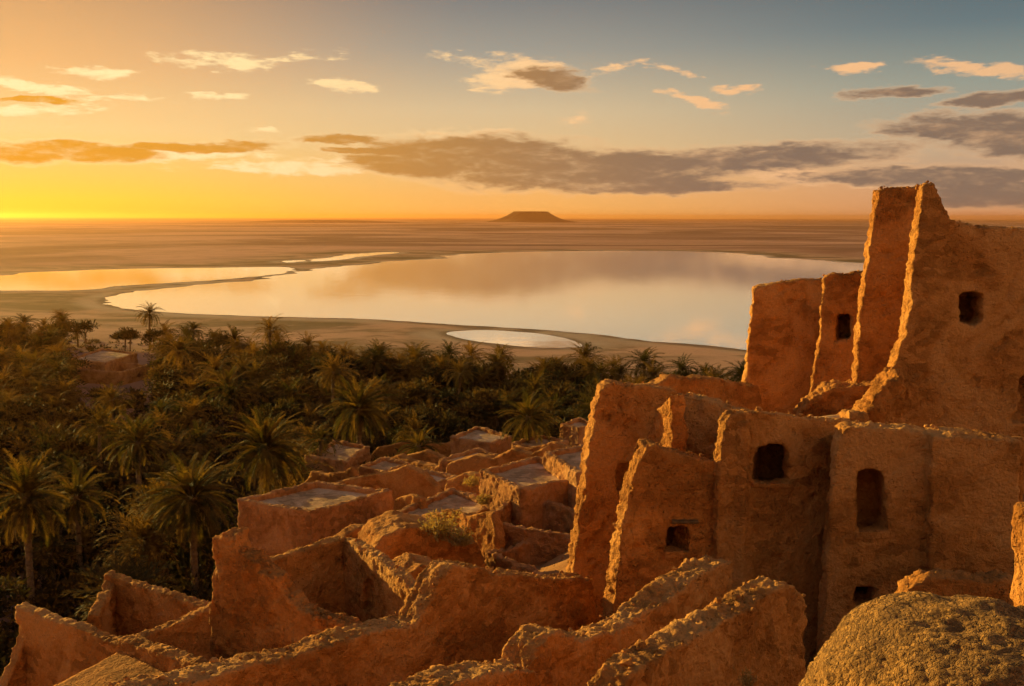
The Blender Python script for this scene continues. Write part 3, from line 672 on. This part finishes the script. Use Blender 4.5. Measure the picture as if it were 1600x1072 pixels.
slab('roof', [at_z(200, 1010, 18.0), at_z(340, 1052, 18.2), at_z(300, 1130, 18.0), at_z(-20, 1130, 17.7)], .35, M_MUD2, t, .10, 60)

# --- flat-roofed houses on the slope
def house(name, label, quad, z, h, par=.35, tk=.42, vox=.10, mat=None, roof=True, zr=None, **kw):
    P = [at_z(px, py, z) for px, py in quad]; c_ = sum(P, Vector())/4
    t = thing(name, label, 'house', (c_.x, c_.y, z-h))
    P = [p + (c_-p).normalized()*tk*.5 for p in P]
    sol = [box_pts(P[i].xy, P[(i+1) % 4].xy, tk, z-h, z) for i in range(4)]
    k = dict(big=.22, mid=.08, fine=.05, top=.2, pit=.06); k.update(kw)
    mud_wall('wall', sol, vox, mat or M_FAR, t, **k)
    if roof: slab('roof', [(p.x, p.y, z-par) for p in P], .3, M_ROOF, t, .10)
    return t, P
house('flat_house', 'square flat-roofed mud house standing at the edge of the palm grove', [(372, 781), (487, 800), (613, 767), (497, 752)], 13.0, 5.5)
house('flat_house', 'flat earthen roof with broken edge behind the dry bush', [(584, 815), (668, 838), (778, 786), (709, 763)], 13.0, 4.0, .25)
house('flat_house', 'higher flat-roofed house with one golden sunlit side by the tall outer wall', [(753, 735), (815, 764), (925, 742), (842, 713)], 15.2, 5.0, .3)
house('terrace_house', 'small upper terrace with sunlit side pressed against the tall outer wall', [(853, 706), (905, 738), (975, 722), (915, 694)], 16.0, 5, .3)
house('open_house', 'roofless house with deep shadowed inner walls below the sunlit terrace', [(742, 812), (899, 838), (930, 806), (816, 769)], 14.2, 4.5, .5, roof=False)
house('open_house', 'low roofless enclosure with rounded walls at the base of the tall outer wall', [(760, 858), (850, 900), (930, 862), (850, 842)], 13.4, 3.5, .5, roof=False, big=.3, top=.3)
house('far_house', 'small tumbledown house with sagging roof among the palms', [(478, 712), (540, 722), (577, 697), (525, 688)], 6.5, 4.5, .4, .4, .12, big=.4, mid=.2, top=.3)
house('far_house', 'far flat-roofed house below the lone palm', [(704, 683), (765, 692), (803, 681), (745, 665)], 7.5, 4.5, .35, .4, .12, big=.3, mid=.15, top=.2)
house('far_house', 'little tower house seen just beside the tall outer wall', [(876, 662), (905, 668), (935, 662), (908, 652)], 10.5, 4.0, .35, .35, .11)
house('far_house', 'low walled yard between the lone palm and the little tower house', [(825, 690), (880, 697), (900, 688), (850, 680)], 8.0, 2.5, .5, .35, .12, roof=False, big=.3)
house('grove_ruin', 'low pink mud ruin in a clearing deep in the palm grove', [(108, 562), (165, 568), (215, 552), (160, 545)], 3.4, 4, .4, .5, .2, big=.4)
house('grove_ruin', 'long low wall ruin beside the clearing in the palm grove', [(115, 577), (190, 582), (235, 570), (165, 566)], 2.6, 3.5, .4, .5, .2, big=.4, roof=False)
house('slope_house', 'small flat-roofed house just behind the square house', [(612, 752), (660, 763), (716, 743), (666, 732)], 11.0, 4.5, .3, .35, .11)
house('slope_house', 'tiny flat-roofed hut near the small tumbledown house', [(562, 729), (600, 737), (642, 723), (602, 714)], 9.0, 5.0, .3, .35, .12)
house('slope_house', 'low flat-roofed house below the far flat-roofed house', [(688, 716), (740, 726), (792, 711), (744, 700)], 10.3, 4.5, .3, .35, .12)
house('slope_house', 'little flat-roofed house at the foot of the lone palm', [(800, 692), (846, 700), (888, 687), (842, 678)], 9.3, 5.0, .3, .35, .12)
# ruin mounds and broken walls on the slope
def mound(name, label, x1, Y1, x2, Y2, pts, zb, thick, vox=.1, row=800, **kw):
    pl = Plane(x1, Y1, x2, Y2, row); m = pts[len(pts)//2]
    o = mud_wall(name, facade(pl, pts, zb, thick), vox, M_MUD2, None, **dict(dict(big=.28, mid=.10, fine=.04, top=.12, pit=.06), **kw))
    return tag(o, label, "ruin", None, "thing")
mound('collapsed_wall', 'big orange mound of collapsed wall under the dry bush', 570, 46, 790, 49, [(575, 930), (585, 860), (600, 836), (640, 822), (690, 832), (735, 838), (755, 860), (775, 930)], 10, 3.0)
mound('collapsed_wall', 'rounded heap in front of the collapsed mound by the curtain wall', 610, 41, 720, 42, [(600, 960), (625, 900), (655, 885), (690, 895), (720, 960)], 10, 2.0)
mound('broken_wall', 'broken wall with a dark doorway behind the square house', 520, 74, 700, 70, [(505, 800), (520, 756), (560, 745), (600, 740), (635, 728), (660, 740), (680, 760), (700, 800)], 5, .8, .12, 760)
mound('broken_wall', 'jagged wall stub left of the higher flat roof', 690, 68, 760, 66, [(690, 790), (700, 752), (725, 738), (745, 742), (752, 790)], 7, .8, .12, 760)
mound('broken_wall', 'long crumbling wall between the dry palm clump and the higher roof', 600, 92, 720, 84, [(575, 760), (590, 722), (620, 712), (645, 722), (680, 730), (710, 716), (735, 725), (750, 760)], 4, 1.0, .14, 720)
mound('broken_wall', 'low rubble ridge in front of the far flat-roofed house', 690, 80, 860, 76, [(690, 760), (700, 725), (740, 712), (770, 716), (800, 702), (830, 712), (850, 700), (865, 740)], 5, 1.2, .14, 720)
mound('broken_wall', 'crumbled corner wall between the square house and the sunlit room', 520, 50, 600, 53, [(515, 880), (530, 845), (560, 826), (590, 822), (610, 880)], 9, .8, .1, 830)
mound('broken_wall', 'thin sliver of standing wall at the edge of the picture behind the boulder', 1612, 12, 1690, 12, [(1614, 960), (1615, 830), (1618, 806), (1630, 800), (1690, 800), (1690, 960)], 24, .5, .05, 860, big=.05, mid=.04, fine=.04, top=.1, pit=0)
mound('broken_wall', 'low crumbling wall peeping over the boulder', 1410, 22, 1640, 22, [(1405, 960), (1420, 918), (1445, 903), (1490, 900), (1530, 908), (1640, 905)], 19, .6, .06, 910, big=.12, mid=.1, fine=.07, top=.2, pit=0)

mound('broken_wall', 'short stub wall beside the square flat-roofed house', 612, 62, 660, 60, [(612, 800), (618, 782), (640, 774), (655, 780), (662, 800)], 8, .6, .11, 790)
mound('broken_wall', 'low crooked wall below the terrace house', 690, 55, 760, 52, [(640, 845), (660, 806), (700, 796), (735, 806), (770, 800), (780, 840)], 9, .5, .10, 810)
mound('broken_wall', 'pale worn wall running into the palms behind the far flat-roofed house', 590, 108, 720, 104, [(575, 720), (590, 700), (640, 690), (690, 694), (720, 686), (735, 715)], 2, .7, .15, 700)
mound('broken_wall', 'stub of wall under the low dry palm clump', 640, 95, 700, 93, [(622, 745), (635, 712), (665, 704), (690, 716), (700, 745)], 3, .9, .14, 720)
mound('broken_wall', 'sagging garden wall below the lone palm', 790, 90, 880, 86, [(780, 730), (800, 696), (830, 700), (860, 690), (890, 700), (900, 730)], 5, .6, .13, 700)
mound('broken_wall', 'thin wall stump in front of the small tumbledown house', 480, 84, 560, 80, [(470, 770), (485, 738), (520, 742), (550, 732), (570, 770)], 4, .6, .13, 750)
# --- boulder in the corner
def boulder():
    bm = bmesh.new(); bmesh.ops.create_icosphere(bm, subdivisions=7, radius=1.0)
    me = bpy.data.meshes.new('boulder'); bm.to_mesh(me); bm.free()
    n = len(me.vertices); co = np.empty(n*3, np.float32); me.vertices.foreach_get('co', co); co = co.reshape(-1, 3).astype(float)
    nrm = co.copy()
    co = co/((np.abs(co)**3.2).sum(1)**(1/3.2))[:, None]          # rounded block
    co *= np.array([2.1, 1.35, 1.9])
    co[:, 0] += np.clip(-co[:, 2], -1, 1)*-.18
    g = fbm(co*13, 2, .6); d = fbm(co*.9+3, 3)*.16 + fbm(co*3.2, 4, .65)*.05 + np.clip(g+.1, 0, 1)*.028 + np.abs(fbm(co*30, 2, .7))*.03 + fbm(co*60, 1)*.012
    co = co + nrm*d[:, None]
    me.vertices.foreach_set('co', co.astype(np.float32).ravel()); me.polygons.foreach_set('use_smooth', np.ones(len(me.polygons), bool)); me.update()
    p = at_y(1520, 978, 7.6)
    o = link('boulder', me, M_ROCK); o.location = (p.x+.62, p.y, p.z-1.93); o.rotation_euler = (0, R(4), R(-14))
    tag(o, 'big rounded gritty boulder filling the bottom corner', 'boulder')
boulder()

# ------------------------------------------------------------------ palms
def frond(L, e0, droop, nl, wl, seed, fold=.5, N=9, flat=False, lf=.17):
    """one feather leaf: rachis along +X from elevation e0, bending down by droop, nl leaflet pairs"""
    r = random.Random(seed); V, Fc = [], []
    pts = []; p = Vector((0, 0, 0)); pts.append((p.copy(), e0))
    for i in range(N):
        t = (i+.5)/N; a = e0 - droop*t**1.25; p = p + Vector((math.cos(a), 0, math.sin(a)))*L/N; pts.append((p.copy(), a))
    def pos(t):
        f = t*N; i = min(int(f), N-1); k = f-i; return pts[i][0].lerp(pts[i+1][0], k), pts[i+1][1]
    for i, (q, a) in enumerate(pts):
        wd = .05*(1-i/N*.85)*L/4; up = Vector((-math.sin(a), 0, math.cos(a)))
        V += [q+Vector((0, wd, 0)), q-Vector((0, wd, 0)), q-up*wd]
    for i in range(N):
        for j in range(1 if flat else 3): Fc.append((i*3+j, i*3+(j+1) % 3, i*3+3+(j+1) % 3, i*3+3+j))
    for k in range(nl):
        t = .12 + .88*(k+r.random()*.5)/nl; q, a = pos(min(t, .995))
        fw = Vector((math.cos(a), 0, math.sin(a))); up = Vector((-math.sin(a), 0, math.cos(a)))
        ll = L*lf*(math.sin(math.pi*min(1, .18+t*.80))**.6)*(.85+.3*r.random())
        for s in (1, -1):
            sp = .85 - .35*t + r.uniform(-.15, .15); lift = fold*(r.uniform(.3, 1.2))
            d = (fw*math.cos(sp) + Vector((0, s, 0))*math.sin(sp) + up*lift*.7).normalized()
            tip = q + d*ll + Vector((0, 0, -ll*.22)); md = q + d*ll*.5
            wv = fw*wl
            b = len(V); V += [q-wv*.5, q+wv*.5, md+wv*.55, tip, md-wv*.55]; Fc += [(b, b+1, b+2, b+4), (b+4, b+2, b+3)]
    return V, Fc
def mesh_of(name, V, Fc, mats, mi=None):
    me = bpy.data.meshes.new(name); me.from_pydata([tuple(v) for v in V], [], Fc)
    for m in mats: me.materials.append(m)
    if mi is not None: me.polygons.foreach_set('material_index', mi)
    me.update(); return me
def trunk_mesh(name, h, r0, seg=10, rings=None, bend=0.0, seed=1):
    r = random.Random(seed); rings = rings or max(8, int(h*4)); V, Fc = [], []
    for i in range(rings+1):
        t = i/rings; z = h*t - .6*(1-t)
        rad = r0*(1.25-.3*min(1, t*4) + .02*r.random()) * (1.16 if i % 2 else .98) * (1+.28*max(0, (t-.82)/.18))
        for j in range(seg):
            a = 2*math.pi*(j+.5*(i % 2))/seg; q = rad*(1+r.uniform(-.08, .08)); V.append((math.cos(a)*q + bend*t*t, math.sin(a)*q, z))
    for i in range(rings):
        for j in range(seg): Fc.append((i*seg+j, i*seg+(j+1) % seg, (i+1)*seg+(j+1) % seg, (i+1)*seg+j))
    Fc.append([rings*seg+j for j in range(seg)])
    me = mesh_of(name, V, Fc, [M_TRUNK]); return me
# crown plan: (elevation, droop, rotation) for every frond
def crown_plan(n, seed, spread=1.0):
    r = random.Random(seed); out = []
    for i in range(n):
        u = i/(n-1); e = R(84 - 112*u**.85*spread + r.uniform(-11, 11)); dr = R(52 + 62*u*(1-.5*u) + r.uniform(-18, 22))
        out.append((u, e, dr, i*2.39996 + r.uniform(-.25, .25), r.uniform(.86, 1.1)*(1-.15*(u < .1))))
    return out
NEAR_E = [R(x) for x in (80, 62, 45, 30, 14, -4, -24, -48)]
near_fr = [[mesh_of('frond', *frond(4.0, e, R(42+10*i-2*i*i*.5), 46, .075, 100+i*3+v), [M_LEAF]) for v in range(3)] for i, e in enumerate(NEAR_E)]
dry_fr = [mesh_of('frond_dry', *frond(3.3, R(e), R(35), 26, .05, 300+i, .2), [M_LEAFD]) for i, e in enumerate((-50, -64, -76))]
def near_palm(name, label, px, py, Y, scale=1.0, n=58, dry=12, seed=0, group=None, spread=1.0):
    r = random.Random(seed); c_ = at_y(px, py, Y); g = tz(c_.x, c_.y); h = max(1.2, c_.z-g)
    t = thing(name, label, 'palm tree', (c_.x, c_.y, g), group)
    o = link('trunk', trunk_mesh('trunk', h, .24*scale+.02, 12, seed=seed)); o.parent = t
    for u, e, dr, a, s in crown_plan(n, seed, spread):
        i = min(range(8), key=lambda k: abs(NEAR_E[k]-e)); f = link('frond', near_fr[i][r.randrange(3)]); f.parent = t
        f.location = (math.cos(a)*.16, math.sin(a)*.16, h-.35*u); f.rotation_euler = (r.uniform(-.25, .25), -(e-NEAR_E[i])*1.0, a); f.scale = (s*scale,)*3
    for k in range(dry):
        a = r.uniform(0, 6.28); f = link('dry_frond', dry_fr[r.randrange(3)]); f.parent = t
        f.location = (math.cos(a)*.2, math.sin(a)*.2, h-.5); f.rotation_euler = (0, 0, a); f.scale = (scale*r.uniform(.8, 1.05),)*3
    return t
near_palm('date_palm', 'full round-crowned date palm standing before the dark grove left of the square house', 300, 775, 72, 1.02, 84, 22, 1)
near_palm('date_palm', 'date palm with tall bare trunk at the picture edge beside the dark grove', 40, 775, 73, .98, 76, 18, 2)
near_palm('date_palm', 'broad date palm rising just behind the square flat-roofed house', 415, 700, 83, 1.05, 80, 16, 3)
near_palm('date_palm', 'large date palm behind the small tumbledown house in the grove', 561, 637, 112, 1.15, 72, 12, 4)
near_palm('date_palm', 'lone palm between the far flat-roofed house and the tall outer wall', 826, 650, 96, .85, 50, 6, 5)
near_palm('dwarf_palm', 'low dry palm clump sprouting among the slope ruins', 655, 695, 99, .70, 40, 4, 6)
near_palm('date_palm', 'half-hidden palm with dim fronds right of the bare-trunk palm', 120, 775, 80, .85, 46, 6, 7)
near_palm('date_palm', 'dim palm in shade above the round-crowned palm', 215, 690, 98, 1.0, 50, 5, 8)
near_palm('date_palm', 'palm lit at its tips above the broad palm in mid grove', 355, 605, 145, 1.15, 48, 3, 9)

# shared crowns for the grove
def far_crown(seed, n, nl):
    V, Fc = [], []
    for u, e, dr, a, s in crown_plan(n, seed):
        v, f = frond(3.5*s, e, dr, nl, .12, seed*100+int(u*97), .5, 6, True, .23); rot = Matrix.Rotation(a, 3, 'Z'); b = len(V)
        V += [rot @ q for q in v]; Fc += [tuple(i+b for i in q) for q in f]
    return V, Fc
CROWNS = [mesh_of('crown', *far_crown(s, 36+(s*5) % 17, 13), [M_LEAFF]) for s in range(9)]
TRUNKS = [trunk_mesh('trunk', 1.0*h, .22, 7, 10, .3*(k-1), k) for k, h in enumerate((4.0, 6.0, 8.0))]
def grove_palm(x, y, kc, kt, s, label, group, hz=None):
    g = tz(x, y); h = (4.0, 6.0, 8.0)[kt]
    t = thing('date_palm', label, 'palm tree', (x, y, g), group)
    zs = 1.0 if hz is None else max(.3, (hz-g)/h)
    a = link('trunk', TRUNKS[kt]); a.parent = t; a.scale = (1, 1, zs)
    b = link('crown', CROWNS[kc]); b.parent = t; b.location = (.3*(kt-1), 0, h*zs); b.scale = (s, s, s*random.uniform(.8, 1.15)); b.rotation_euler = (random.uniform(-.28, .28), random.uniform(-.28, .28), random.uniform(0, 6.3))
    return t
feature = [(420, 512, 182, 1.1, 'tallest palm on the lakeside edge of the grove with clear fan crown'), (232, 487, 228, 1.05, 'far palm breaking the lake edge near the water tip'), (910, 556, 168, 1.15, 'tall palm with dark crown just below the oval pond end'),
           (590, 548, 172, 1.0, 'rounded palm on the grove edge above the large mid-grove palm'), (650, 557, 165, .9, 'small-crowned palm on the grove edge before the oval pond'), (1005, 560, 160, 1.1, 'dark thick palm above the top of the tall outer wall'),
           (955, 568, 160, .85, 'slim palm between two dark palms near the pond'), (775, 565, 160, 1.1, 'broad palm directly below the oval pond'), (720, 570, 160, .9, 'palm left of the broad palm below the pond'), (1065, 574, 150, .8, 'small palm behind the low parapet wall'),
           (1100, 578, 146, .75, 'last small palm before the leaning wall fragment'), (850, 572, 160, .8, 'thin palm between the broad palm and the tall dark palm'), (535, 552, 176, .9, 'palm with leaning crown on the lakeside edge'), (480, 536, 178, .9, 'bushy palm right of the tallest lakeside palm'),
           (300, 512, 205, .9, 'palm on the lakeside edge facing the lake tip'), (92, 492, 235, .8, 'tiny palm silhouette at the far grove corner'), (405, 610, 140, .9, 'orange-tipped palm clump beside the mid-grove palm'), (690, 572, 158, .9, 'pale-tipped palm in the row facing the pond')]
random.seed(11)
for i, (px, py, Y, s, lab) in enumerate(feature):
    p = at_y(px, py, Y); grove_palm(p.x, p.y, i % 6, 2, s*1.08, lab, None, p.z-.6)
# the rest of the grove
FEAT = [(at_y(px, py, Y).x, Y) for px, py, Y, s_, l_ in feature]
def ylim(px): return 238 - (238-150)*max(0, min(1, px/1150))**.85
cells, stuff_pts = [], []
tries = 0
clear = [(at_z(160, 562, 1).xy, 16)]
NEARP = [(300, 72), (40, 73), (415, 83), (561, 112), (826, 96), (655, 99), (355, 145)]
while tries < 26000:
    tries += 1
    Y = random.uniform(62, 240); px = random.uniform(-140, 1260)
    x = (px-800)/F*Y*1.0
    if Y > ylim(px) - random.uniform(0, 10): continue
    g = tz(x, Y)
    if g > (5.0 if px > 830 and Y > 104 else (2.2 if Y < 120 else 1.2)): continue
    if 92 < px < 250 and 128 < Y < 224: continue
    if any(Y < nY+5 and abs(px-npx) < 95*75/nY for npx, nY in NEARP): continue
    if Y < 78 and random.random() < .8: continue
    if any(abs(x-a) < 3.6 and abs(Y-b) < 3.6 for a, b in cells): continue
    cells.append((x, Y))
    if len(cells) > 760: break
front = sorted(cells, key=lambda c_: c_[1] - 40*random.random())
zone = lambda px: ('date palm in the dense dark mass filling the grove\'s sun side', 'palms of the grove sun side') if px < 330 else (('date palm crowded in the middle of the grove between the houses and the lake', 'palms of the middle grove') if px < 700 else ('date palm in the thick belt below the oval pond', 'palms of the pond belt'))
def leaf_cloud(centres, per, size, flat=.6):
    n = len(centres)*per
    c_ = np.repeat(np.array(centres), per, 0)
    d = rng.normal(size=(n, 3)); d /= np.linalg.norm(d, axis=1)[:, None]; d *= (rng.random((n, 1))**.4)
    d[:, 2] = np.abs(d[:, 2])*flat
    p = c_[:, :3] + d*c_[:, 3:4]
    a = rng.normal(size=(n, 3)); a /= np.linalg.norm(a, axis=1)[:, None]; a = a*.6 + d*.8; b_ = np.cross(a, rng.normal(size=(n, 3)))
    b_ /= np.linalg.norm(b_, axis=1)[:, None]; s = size*(.6+.8*rng.random((n, 1)))
    V = np.stack([p-b_*s*.22, p+b_*s*.22, p+a*s], 1).reshape(-1, 3)
    return V, np.arange(n*3).reshape(-1, 3)
TREE_C = []
for k in range(5):   # rounded fruit trees: clumps of small leaves on a forked trunk
    cl_ = [(rng.normal()*1.0, rng.normal()*1.0, 2.2+rng.random()*1.9, .7+rng.random()*.8) for _ in range(11)]
    V, T3 = leaf_cloud(cl_, 150, .42, .95); m_ = np_mesh('crown', V, T3, False); m_.materials.append(M_BUSH if k % 2 else M_TREE); TREE_C.append(m_)
TREE_T = trunk_mesh('trunk', 2.6, .13, 7, 8, .2, 5)
def fruit_tree(x, y, s, label, group):
    t = thing('fruit_tree', label, 'tree', (x, y, tz(x, y)), group)
    a = link('trunk', TREE_T); a.parent = t; b = link('crown', TREE_C[random.randrange(5)]); b.parent = t
    b.rotation_euler = (0, 0, random.uniform(0, 6.3)); b.scale = (s, s, s*random.uniform(.75, 1.0)); a.scale = (s, s, s*.9)
tzone = lambda px: ('rounded leafy tree between palms on the grove sun side', 'leafy trees of the grove sun side') if px < 330 else (('rounded leafy tree filling a gap in the middle grove', 'leafy trees of the middle grove') if px < 700 else ('rounded leafy tree in the belt below the pond', 'leafy trees of the pond belt'))
trees = [c_ for i, c_ in enumerate(front) if i % 9 in (0, 2, 5, 7)]; palms = [c_ for i, c_ in enumerate(front) if i % 9 not in (0, 2, 5, 7)]
trees = trees[:230]
for fx, fy in FEAT:
    trees += [(fx+random.uniform(-4, 4), fy-random.uniform(1, 5)) for _ in range(2)] + [(fx+random.uniform(-6, 6), fy+random.uniform(-2, 2))]; palms.insert(0, (fx+random.choice((-4.5, 4.5))+random.uniform(-1, 1), fy+random.uniform(-3, 2)))
for x, y in trees:
    lab, grp = tzone(800 + x/y*F); fruit_tree(x, y, random.uniform(.9, 1.55), lab, grp)
ind, rest = palms[:255], palms[255:]
for x, y in ind:
    px = 800 + x/y*F; lab, grp = zone(px); kt = random.choice((0, 0, 1, 1, 2))
    grove_palm(x, y, random.randrange(9), kt, random.uniform(.75, 1.3), lab, grp, tz(x, y)+(4.0, 6.0, 8.0)[kt]*random.uniform(.55, 1.05))
def joined(points):
    Vs, Ts, b = [], [], 0
    for x, y in points:
        cr = CROWNS[random.randrange(9)]; n = len(cr.vertices); co = np.empty(n*3, np.float32); cr.vertices.foreach_get('co', co); co = co.reshape(-1, 3)
        s = random.uniform(.75, 1.15); a = random.uniform(0, 6.28); ca, sa = math.cos(a), math.sin(a); h = random.uniform(2.6, 6.8)
        q = np.stack([(co[:, 0]*ca-co[:, 1]*sa)*s+x, (co[:, 0]*sa+co[:, 1]*ca)*s+y, co[:, 2]*s+h+tz(x, y)], -1)
        lt = np.empty(len(cr.loop_triangles)*3, np.int32) if len(cr.loop_triangles) else None
        if lt is None or len(lt) == 0:
            cr.calc_loop_triangles(); lt = np.empty(len(cr.loop_triangles)*3, np.int32)
        cr.loop_triangles.foreach_get('vertices', lt)
        Vs.append(q); Ts.append(lt.reshape(-1, 3)+b); b += n
    return np.vstack(Vs), np.vstack(Ts)
V, T3 = joined(rest)
tag(link('far_palm_grove', np_mesh('far_palm_grove', V, T3, False), M_LEAFF), 'far mass of palm crowns reaching the lake shore flats', 'grove', None, 'stuff')
# undergrowth below the palms
cen = []
for k in range(2600):
    Y = random.uniform(60, 240); px = random.uniform(-150, 1250); x = (px-800)/F*Y
    if Y > ylim(px)+4: continue
    g = tz(x, Y)
    if g > (5.5 if px > 830 and Y > 104 else 3.2) or (92 < px < 250 and 170 < Y < 224): continue
    cen.append((x, Y, g, random.uniform(1.2, 3.4) if not (92 < px < 250 and Y > 120) else random.uniform(.8, 1.6)))
V, T3 = leaf_cloud(cen, 150, .62, .9)
tag(link('undergrowth', np_mesh('undergrowth', V, T3, False), M_BUSH), 'dark tangled bushes filling the ground under the palms', 'undergrowth', None, 'stuff')
cen = []
for k in range(420):   # scrub on the shore flats and the slope
    px = random.uniform(-100, 1200); Y = ylim(px) + random.uniform(-2, 22)**1.0; x = (px-800)/F*Y; cen.append((x, Y, 0.0, random.uniform(.4, 1.2)))
V, T3 = leaf_cloud(cen, 40, .4, .8)
tag(link('shore_scrub', np_mesh('shore_scrub', V, T3, False), M_BUSH), 'sparse low scrub thinning out on the lake flats', 'scrub', None, 'stuff')
# loose stones on the slope between the ruins
def rubble(n):
    bm = bmesh.new(); bmesh.ops.create_icosphere(bm, subdivisions=1, radius=1.0); bv = np.array([v.co for v in bm.verts]); bf = np.array([[v.index for v in f.verts] for f in bm.faces]); bm.free()
    Vs, Fs, b = [], [], 0
    while len(Vs) < n:
        Y = 18 + 90*random.random(); px = random.uniform(300, 1350); x = (px-800)/F*Y; g = tz(x, Y)
        if g < 3: continue
        r = random.uniform(.05, .13)*(1.0 if random.random() < .85 else 2.2)
        q = bv*(1+.25*rng.normal(size=(len(bv), 1)))*r*np.array([1, 1, .7]); a = random.random()*6; ca, sa = math.cos(a), math.sin(a)
        q = np.stack([q[:, 0]*ca-q[:, 1]*sa+x, q[:, 0]*sa+q[:, 1]*ca+Y, q[:, 2]+terrain([x], [Y])[0]+r*.3], -1); Vs.append(q); Fs.append(bf+b); b += len(bv)
    return np.vstack(Vs), np.vstack(Fs)
V, T3 = rubble(1800)
tag(link('rubble', np_mesh('rubble', V, T3, False), M_FAR), 'loose stones and clods littering the earth slope between the ruins', 'rubble', None, 'stuff')
# single bushes on the ruins
def bush(name, label, px, py, Y, r, mat, n=60, tall=1.0, size=.22):
    p = at_y(px, py, Y); Vv, Fc = [], []
    rr_ = random.Random(int(px)); 
    for k in range(n):
        a = rr_.uniform(0, 6.28); e = rr_.uniform(.25, 1.5); L = r*rr_.uniform(.6, 1.1)
        d = Vector((math.cos(a)*math.cos(e), math.sin(a)*math.cos(e), math.sin(e)*tall)); q0 = Vector((rr_.uniform(-.25, .25)*r, rr_.uniform(-.2, .2)*r, -.1)); s = d.cross(Vector((0, 0, 1))).normalized()*.012
        b = len(Vv); Vv += [q0-s, q0+s, q0+d*L]; Fc.append((b, b+1, b+2))
        for j in range(9):
            f = .3+.7*j/9; q = q0 + d*L*f; w_ = Vector((rr_.gauss(0, 1), rr_.gauss(0, 1), rr_.gauss(.4, 1))).normalized()*size*rr_.uniform(.5, 1.1); v_ = w_.cross(Vector((rr_.gauss(0, 1), rr_.gauss(0, 1), rr_.gauss(0, 1)))).normalized()*size*.22
            b = len(Vv); Vv += [q-v_, q+v_, q+w_]; Fc.append((b, b+1, b+2))
    o = link(name, mesh_of(name, Vv, Fc, [mat])); o.location = p; return tag(o, label, 'bush')
bush('dry_bush', 'golden dry bush on top of the collapsed mound', 690, 838, 47.5, 1.5, M_DRYB, 80)
bush('dry_bush', 'sprawling dry tuft trailing down from the golden bush', 722, 850, 47.2, 1.0, M_DRYB, 50)
bush('dry_bush', 'small reddish dry plant in the shade at the bottom of the nearest ridged wall', 1170, 1068, 16.4, .35, M_DRYB, 26, 1.3, .06)
bush('dry_bush', 'round dry shrub beside the higher flat roof', 738, 758, 64, .9, M_DRYB, 40)
bush('dry_bush', 'faint tuft on the flat roof edge above the roofless house', 757, 786, 58, .7, M_DRYB, 36)

# ------------------------------------------------------------------ dusty evening air
bm = bmesh.new(); bmesh.ops.create_cube(bm, size=1.0)
hm = bpy.data.meshes.new('haze'); bm.to_mesh(hm); bm.free()
mt = bpy.data.materials.new('dusty_air'); mt.use_nodes = True; mt.node_tree.nodes.clear(); hb = NB(mt.node_tree)
pv = hb.n('ShaderNodeVolumePrincipled'); pv.inputs['Color'].default_value = (1.0, .43, .13, 1); pv.inputs['Density'].default_value = 6.5e-5; pv.inputs['Anisotropy'].default_value = .68
mt.node_tree.links.new(pv.outputs[0], hb.n('ShaderNodeOutputMaterial').inputs['Volume'])
ho = link('haze', hm, mt); ho.scale = (45000, 45000, 72); ho.location = (0, 0, 34)
tag(ho, 'warm dusty evening air over the plain', 'haze', None, 'stuff')
